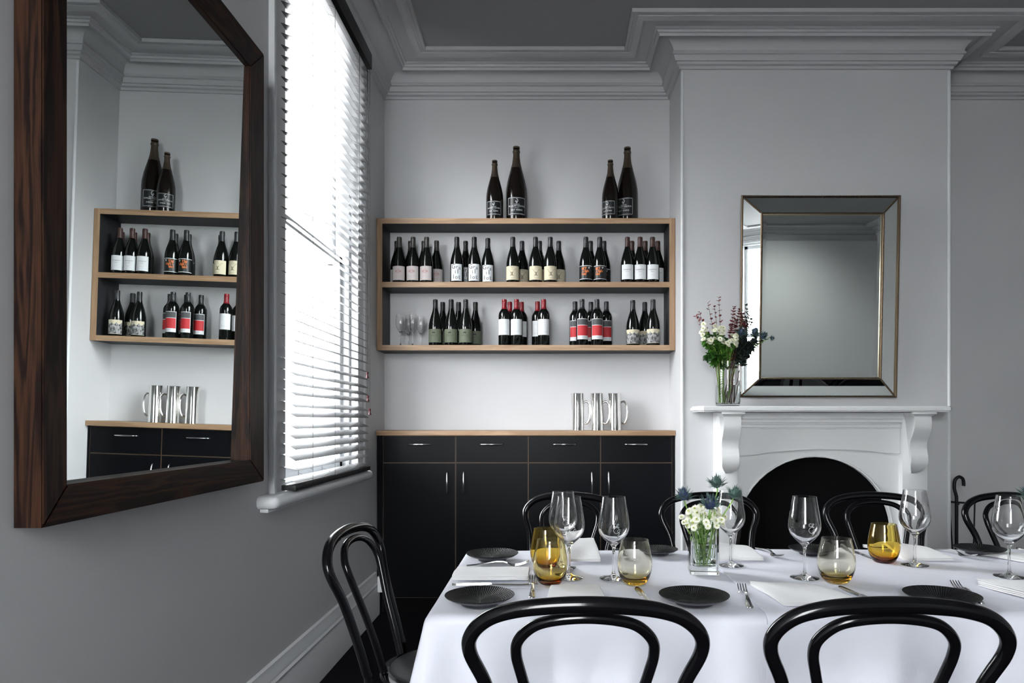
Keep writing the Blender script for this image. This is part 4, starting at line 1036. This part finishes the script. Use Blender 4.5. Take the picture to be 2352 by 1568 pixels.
# ------------------------------------------------------------------ vases and flowers
def leafmesh(b, base, d, up, L, W, lobes=0, curl=.15, fold=.12):
    d = Vector(d).normalized(); up = Vector(up); s = d.cross(up)
    if s.length < 1e-4: s = d.cross(Vector((1, 0, 0)))
    s.normalize(); n_ = s.cross(d).normalized(); base = Vector(base); K = 7 if not lobes else 12
    mid = []; lf = []; rt = []
    for i in range(K + 1):
        t = i / K; w_ = W * math.sin(PI * min(1, t * .92 + .06)) ** .8
        if lobes: w_ *= (.62 + .42 * abs(math.sin(t * PI * lobes)))
        c = base + d * (L * t) - n_ * (curl * L * t * t)
        mid.append(b.verts.new(c)); lf.append(b.verts.new(c + s * w_ / 2 + n_ * fold * w_)); rt.append(b.verts.new(c - s * w_ / 2 + n_ * fold * w_))
    for i in range(K):
        b.faces.new((mid[i], lf[i], lf[i + 1], mid[i + 1])); b.faces.new((rt[i], mid[i], mid[i + 1], rt[i + 1]))
def spike(b, base, d, L, r, n=4):
    d = Vector(d).normalized(); s = d.orthogonal().normalized(); q = d.cross(s)
    V = [b.verts.new(Vector(base) + (s * math.cos(2 * PI * i / n) + q * math.sin(2 * PI * i / n)) * r) for i in range(n)]; tp = b.verts.new(Vector(base) + d * L)
    for i in range(n): b.faces.new((V[i], V[(i + 1) % n], tp))
def frame_to(d):
    d = Vector(d).normalized(); return d.to_track_quat('Z', 'Y').to_matrix().to_4x4()
def thistle(lab, root, tip, d, s=1.0, blue=1.0, grp='blue thistles', bend=None):
    root = Vector(root); tip = Vector(tip); t = thing('thistle_flower', lab, 'flower', root, 0, grp); rel = tip - root
    d = Vector(d).normalized()
    b = NB(); m1 = rel * .45 + Vector((rel.x * -.08, 0, .01)) if bend is None else Vector(bend)
    tube(b, [(0, 0, 0), m1, rel - d * .02, rel], [.0018, .0019, .0019, .0020], n=7, k=6)
    link('stem', b, STEMG, t, smooth=70)
    M_ = Matrix.Translation(rel) @ frame_to(d)
    rr = random.Random(int(abs(tip.x * 1000)) + 3)
    b = NB(); lathe(b, [(0, -.004), (.008, 0), (.0115, .008), (.0105, .018), (.006, .026), (0, .029)], 12)
    for i in range(90):
        zz = rr.uniform(0, .026); a = i * 2.39996; rad = .0105 * math.sqrt(max(.05, 1 - (zz / .030) ** 2))
        spike(b, (rad * .85 * math.cos(a), rad * .85 * math.sin(a), zz), (math.cos(a) * .8, math.sin(a) * .8, .5 + zz * 30), rr.uniform(.005, .009), .0009, 3)
    for v in b.verts: v.co = M_ @ (v.co * s)
    link('flower_head', b, THIB if blue > .5 else THIG, t, smooth=None)
    b = NB()
    for i in range(64):
        a = i * 2.39996 + rr.uniform(-.1, .1); el = rr.uniform(.25, 1.35) if i > 16 else rr.uniform(-.1, .5)
        dd = Vector((math.cos(a) * math.cos(el), math.sin(a) * math.cos(el), math.sin(el)))
        leafmesh(b, (0, 0, .001), dd, (0, 0, 1), rr.uniform(.024, .037), .0040, 0, -.12, .2)
        spike(b, dd * .015, dd + Vector((rr.uniform(-.5, .5), rr.uniform(-.5, .5), .2)), .009, .0008, 3)
    for v in b.verts: v.co = M_ @ (v.co * s)
    link('bracts', b, THIG, t, smooth=None)
    return t
# chrysanthemum head
def mumproto():
    t = thing('white_chrysanthemum', 'small cream button chrysanthemum in the square vase on the table', 'flower', (0, 0, 0))
    b = NB(); rr = random.Random(5)
    for lay, (n, L, el) in enumerate(((18, .0138, .08), (17, .0130, .34), (14, .0108, .66), (11, .0080, 1.0), (7, .0062, 1.3))):
        for i in range(n):
            a = 2 * PI * (i + lay * .5) / n + rr.uniform(-.06, .06)
            dd = Vector((math.cos(a) * math.cos(el), math.sin(a) * math.cos(el), math.sin(el)))
            leafmesh(b, (math.cos(a) * .0012, math.sin(a) * .0012, .0005), dd, (0, 0, 1), L, .0044, 0, .12, .1)
    link('petals', b, PETAL, t, smooth=None)
    b = NB(); lathe(b, [(0, .002), (.0028, .003), (.0028, .0058), (.0018, .0072), (0, .0078)], 10); link('centre', b, PETC, t, smooth=60)
    return t
mum = mumproto(); mu = [False]; mum_parts = list(mum.children)
def mums(items, root, lab, grp, stemto=0.0):
    zs_ = sorted((it[2] for it in items), reverse=True); nb = 4 if len(items) < 40 else 6; RN = ('top', 'second', 'third', 'lowest') if nb == 4 else ('top', 'second', 'third', 'fourth', 'fifth', 'lowest'); bounds = [zs_[min(len(zs_) - 1, (k + 1) * len(zs_) // nb)] for k in range(nb - 1)]
    def band(z): return sum(z <= q for q in bounds)
    NUM = 'first second third fourth fifth sixth seventh eighth ninth tenth eleventh twelfth'.split()
    for it in items:
        (x, y, z, s, d) = it; bd = band(z); same = sorted(q[0] for q in items if band(q[2]) == bd); k = same.index(x)
        lab2 = '%s, %s row, %s from left' % (lab, RN[bd], NUM[min(k, 11)])
        if not mu[0]: o = mum; mu[0] = True
        else:
            o = mum.copy(); COL.objects.link(o)
            for ch_ in mum_parts: c_2 = ch_.copy(); COL.objects.link(c_2); c_2.parent = o
        o.location = (x, y, z); o.rotation_euler = Vector(d).to_track_quat('Z', 'Y').to_euler(); o.scale = (s, s, s)
        tag(o, lab2, 'flower', grp)
        b = NB(); inv = Matrix.LocRotScale(o.location, o.rotation_euler, o.scale).inverted()
        r0 = Vector((root[0] + (x - root[0]) * .35 + random.uniform(-.01, .01), root[1] + (y - root[1]) * .35, root[2] + stemto * .9 + random.uniform(0, .02)))
        mid = Vector((root[0] + (x - root[0]) * .6, root[1] + (y - root[1]) * .6, (z + r0.z) / 2 + .01))
        dv = Vector(d).normalized()
        tube(b, [inv @ r0, inv @ mid, inv @ (Vector((x, y, z)) - dv * .012), (0, 0, .001)], [.0010 / s] * 4, n=5, k=4)
        link('stem', b, STEMG, o, smooth=70)
# table vase
VY0 = 2.135; vx = PX(1615, VY0); vz = ZTB
vs_ = thing('square_glass_vase', 'square thick based glass vase of thistles and cream flowers in the middle of the table', 'vase', (vx, VY0, vz), -.10)
def vbox(b, o, i, H, zb, n=6):
    def ring(h, z, r, nn=5):
        P = []
        for cx, cy, a0 in ((1, 1, 0), (-1, 1, PI / 2), (-1, -1, PI), (1, -1, 1.5 * PI)):
            for q in range(nn + 1):
                a = a0 + PI / 2 * q / nn; P.append((cx * (h - r) + r * math.cos(a), cy * (h - r) + r * math.sin(a), z))
        return [b.verts.new(p) for p in P]
    rings = [ring(o - .002, 0, .003), ring(o, .002, .003), ring(o, H - .001, .003), ring(o - .001, H, .003), ring(i + .0008, H, .005), ring(i, H - .001, .005), ring(i, zb + .012, .008), ring(i - .003, zb + .004, .010), ring(i - .011, zb, .012)]
    for a, c in zip(rings, rings[1:]):
        m = len(a)
        for k in range(m): b.faces.new((a[k], a[(k + 1) % m], c[(k + 1) % m], c[k]))
    b.faces.new(rings[0][::-1]); b.faces.new(rings[-1])
b = NB(); vbox(b, .0425, .0365, .160, .022); link('glass', b, VASEG, vs_, smooth=35)
b = NB()
h = .0362
def wring(z, h_, r): 
    P = []
    for cx, cy, a0 in ((1, 1, 0), (-1, 1, PI / 2), (-1, -1, PI), (1, -1, 1.5 * PI)):
        for q in range(5):
            a = a0 + PI / 2 * q / 4; P.append(b.verts.new((cx * (h_ - r) + r * math.cos(a), cy * (h_ - r) + r * math.sin(a), z)))
    return P
r1 = wring(.0225, .025, .010); r2 = wring(.034, h, .008); r3 = wring(.092, h, .005)
for a, c in ((r1, r2), (r2, r3)):
    for k in range(20): b.faces.new((a[k], a[(k + 1) % 20], c[(k + 1) % 20], c[k]))
b.faces.new(r1[::-1]); b.faces.new(r3); link('water', b, WATERM, vs_, smooth=35)
def T(px, py, Y): return (PX(px, Y), Y, PZ(py, Y))
rb = (vx, VY0, vz + .026)
thistle('blue green thistle rising highest from the square table vase', rb, T(1646, 1118, 2.15), (-.05, -.1, 1), 1.2, 0)
thistle('blue thistle leaning out on the left of the square table vase', rb, T(1572, 1146, 2.13), (-.25, -.15, 1), 1.2, 1)
thistle('green thistle leaning out on the right of the square table vase', rb, T(1684, 1142, 2.13), (.35, -.15, 1), 1.15, 0)
thistle('deep blue thistle in the middle of the square table vase', rb, T(1630, 1166, 2.11), (0, -.35, 1), 1.4, 1)
rr = random.Random(11); items = []
for px, py, s in ((1566, 1187, .8), (1583, 1174, 1), (1597, 1168, 1), (1610, 1164, .9), (1586, 1186, 1.1), (1600, 1193, 1.15), (1577, 1196, .8), (1592, 1201, 1.1), (1610, 1186, 1.1), (1605, 1205, 1), (1622, 1199, 1), (1617, 1180, 1.0), (1633, 1187, 1.1), (1636, 1171, 1.05), (1643, 1196, 1.1), (1651, 1182, 1.0), (1657, 1194, 1.0), (1664, 1187, 1.05), (1626, 1209, .75), (1646, 1207, .8), (1659, 1203, .8), (1571, 1199, .7), (1594, 1212, .75), (1580, 1206, .9), (1612, 1172, .95), (1649, 1170, .85), (1602, 1178, 1.0), (1641, 1180, 1.0)):
    Y = 2.075 + rr.uniform(0, .06) + (0 if py > 1190 else .02)
    x, y, z = T(px, py, Y); items.append((x, y, z, s * rr.uniform(.78, 1.0), (rr.uniform(-.5, .5) + (px - 1618) / 70, -.7 + rr.uniform(-.2, .3), .75 if py < 1195 else .35)))
mums(items, rb, 'cream button flower in the square table vase', 'cream flowers in the table vase', 0)
for k in range(7):
    a = k * .9 + .3; o = thing('green_foliage', 'bright green leaves standing inside the square table vase', 'foliage', rb, 0, 'green stems in the table vase')
    tx, tyy = .022 * math.cos(a), .022 * math.sin(a)
    b = NB(); tube(b, [(-tx * .4, -tyy * .4, .004), (tx * .3, tyy * .3, .07), (tx, tyy, .135 + rr.uniform(0, .02))], .0012, n=6, k=5); link('stem', b, STEMG, o, smooth=70)
    b = NB()
    for q in range(11):
        z = .022 + q * .0115; aa = a + q * 2.2; r0 = Vector((tx * (z / .14), tyy * (z / .14), z))
        dd = Vector((math.cos(aa) * .7, math.sin(aa) * .7, rr.uniform(-.3, .9)))
        Lf = rr.uniform(.016, .030); e = r0 + dd.normalized() * Lf
        if abs(e.x) < .032 and abs(e.y) < .032: leafmesh(b, r0, dd, (0, 0, 1), Lf, .016, 3, .2)
    link('leaves', b, LEAFG, o, smooth=None)
# thistle from the next arrangement, at the right border
v2x = PX(2440, 2.12); v2 = ctree(vs_); v2.location = (v2x, 2.14, vz); v2['label'] = 'second square glass vase just beyond the right border of the picture'
thistle('dark blue thistle peeking in at the right border of the picture', (v2x, 2.14, vz + .026), T(2366, 1140, 2.12), (-.35, -.1, 1), 1.2, 1)

# mantel vase
mvx, mvy = PX(1672, 4.10), 4.105; mvz = MT + .0005
mv = thing('cylinder_glass_vase', 'tall clear glass vase with a mixed bouquet on the mantelpiece', 'vase', (mvx, mvy, mvz))
b = NB(); lathe(b, [(0, 0), (.062, 0), (.068, .004), (.072, .03), (.0725, .20), (.0725, .262), (.0695, .262), (.0695, .20), (.0690, .03), (.063, .014), (0, .012)], 40); link('glass', b, VASEG, mv, smooth=35)
b = NB(); lathe(b, [(0, .0125), (.0625, .0145), (.0686, .03), (.0690, .122), (0, .122)], 40); link('water', b, WATERM, mv, smooth=35)
mr_ = (mvx - .005, mvy, mvz + .016)
rr = random.Random(21); items = []
for i in range(58):
    px = rr.uniform(1611, 1692); py = 757 + (px - 1612) * .20 + rr.uniform(-15, 30)
    if px > 1668: py = rr.uniform(768, 800)
    Y = 3.995 + rr.uniform(0, .05); x, y, z = T(px, py, Y)
    items.append((x, y, z, rr.uniform(.95, 1.3), (rr.uniform(-.4, .4) + (px - 1650) / 100, -.8, rr.uniform(.3, 1))))
mums(items, (mvx - .02, mvy, mvz + .02), 'cream button flower in the mantelpiece bouquet', 'cream flowers in the mantelpiece vase', .22)
LBC = {}
def sprig(name, lab, grp, tip, leafm, stemm, L, W, n, start=.45, root=mr_, bendx=0.0, opp=True, lob=0, seed=1, cat='sprig', bush=1, cl=.1):
    rr = random.Random(seed); root = Vector(root) + Vector((rr.uniform(-.02, .02), rr.uniform(-.02, .02), 0)); tip = Vector(tip); rel = tip - root
    LBC[lab] = LBC.get(lab, 0) + 1
    if LBC[lab] <= 12: lab = lab + ', ' + ('first', 'second', 'third', 'fourth', 'fifth', 'sixth', 'seventh', 'eighth', 'ninth', 'tenth', 'eleventh', 'twelfth')[LBC[lab] - 1] + ' from left'
    t = thing(name, lab, cat, root, 0, grp)
    neck = Vector((max(-.055, min(.055, rel.x * .35)) + 0, rel.y * .3 + rr.uniform(-.03, .03), .25))
    pts = [Vector((0, 0, 0)), neck * .5, neck, neck.lerp(rel, .5) + Vector((bendx, 0, .02)), rel]
    P = crom(pts, 8); b = NB(); tube(b, pts, [.0022, .002, .0018, .0014, .0008], n=6, k=6); link('stem', b, stemm, t, smooth=70)
    b = NB(); m = len(P)
    for i in range(n):
        f = start + (1 - start) * i / (n - 1); ii = min(m - 2, int(f * (m - 1))); p = P[ii].lerp(P[ii + 1], f * (m - 1) - ii); tg_ = (P[ii + 1] - P[ii]).normalized()
        for s in ((-1, 1) if opp else (rr.choice((-1, 1)),)):
            for q in range(bush):
                a = rr.uniform(0, PI); side = tg_.orthogonal().normalized(); side = (Matrix.Rotation(a, 3, tg_) @ side) * s
                dd = side + tg_ * rr.uniform(.2, .9); k = rr.uniform(.7, 1.15) * (1 - .35 * f)
                leafmesh(b, p, dd, (rr.uniform(-.5, .5), -.6, 1), L * k, W * k, lob, cl)
    link('leaves', b, leafm, t, smooth=None); return t
for i, (px, py) in enumerate(((1599, 727), (1606, 717), (1626, 696), (1641, 705), (1651, 684))):
    sprig('burgundy_sprig', 'wispy burgundy sprig, upper left of the mantelpiece bouquet', 'wispy burgundy sprigs', T(px, py, 4.08), LEAFB, STEMB, .030, .020, 10, .60, seed=30 + i, root=(mvx - .02, mvy, mvz + .02))
for i, (px, py) in enumerate(((1680, 745), (1686, 706), (1690, 735), (1698, 712), (1706, 722), (1712, 740))):
    sprig('burgundy_sprig', 'dense burgundy sprig in the mantelpiece bouquet', 'dense burgundy sprigs', T(px, py, 4.09), LEAFB, STEMB, .028, .019, 18, .42, seed=50 + i, bush=3)
for i, (px, py) in enumerate(((1712, 755), (1714, 702), (1721, 718), (1724, 735))):
    sprig('slate_leafed_sprig', 'slate green sprig against the mirror edge', 'slate green sprigs', T(px, py, 4.08), LEAFS, STEMB, .030, .019, 12, .5, seed=70 + i)
for i, (px, py) in enumerate(((1618, 782), (1625, 772), (1633, 790), (1640, 770), (1648, 782), (1655, 772), (1662, 788), (1672, 782), (1680, 790), (1624, 822), (1640, 836), (1662, 842))):
    Y = 4.02 + .014 * (i % 4)
    sprig('leafy_green_stem', 'green lobed foliage under the mantelpiece cream flowers', 'green foliage in the mantelpiece vase', T(px, py, Y), LEAFD if i % 2 else leafc('mid_green_leaf', (.035, .12, .012)), STEMG, .046, .032, 12, .50, seed=90 + i, lob=3, bush=3, cl=.35, root=(mvx - .03, mvy - .01, mvz + .02))
for i, (px, py) in enumerate(((1694, 790), (1703, 775), (1712, 785), (1716, 808), (1724, 795), (1736, 782))):
    sprig('slate_leafed_sprig', 'dark slate foliage, right side of mantelpiece bouquet', 'dark slate foliage', T(px, py, 4.07), LEAFS, STEMB, .046, .024, 14, .44, seed=110 + i, bush=3, root=(mvx + .01, mvy, mvz + .02))
for px, py, d, lab in ((1731, 766, (.3, -.5, .8), 'dark blue thistle near the mirror edge in the mantelpiece bouquet'),
                       (1749, 776, (.6, -.4, .7), 'dark thistle further right in the mantelpiece bouquet, over the mirror'),
                       (1770, 777, (1, -.1, .15), 'small dark thistle reaching furthest right from the mantelpiece bouquet'),
                       (1702, 768, (0, -.7, .7), 'dark blue thistle in the centre of the mantelpiece bouquet')):
    tp = Vector(T(px, py, 4.06)); r0 = Vector(mr_); rel = tp - r0
    thistle(lab, mr_, tp, d, 1.35 if px < 1760 else .75, 1, 'thistles in the mantelpiece bouquet', bend=(rel.x * .28, rel.y * .4, .25))
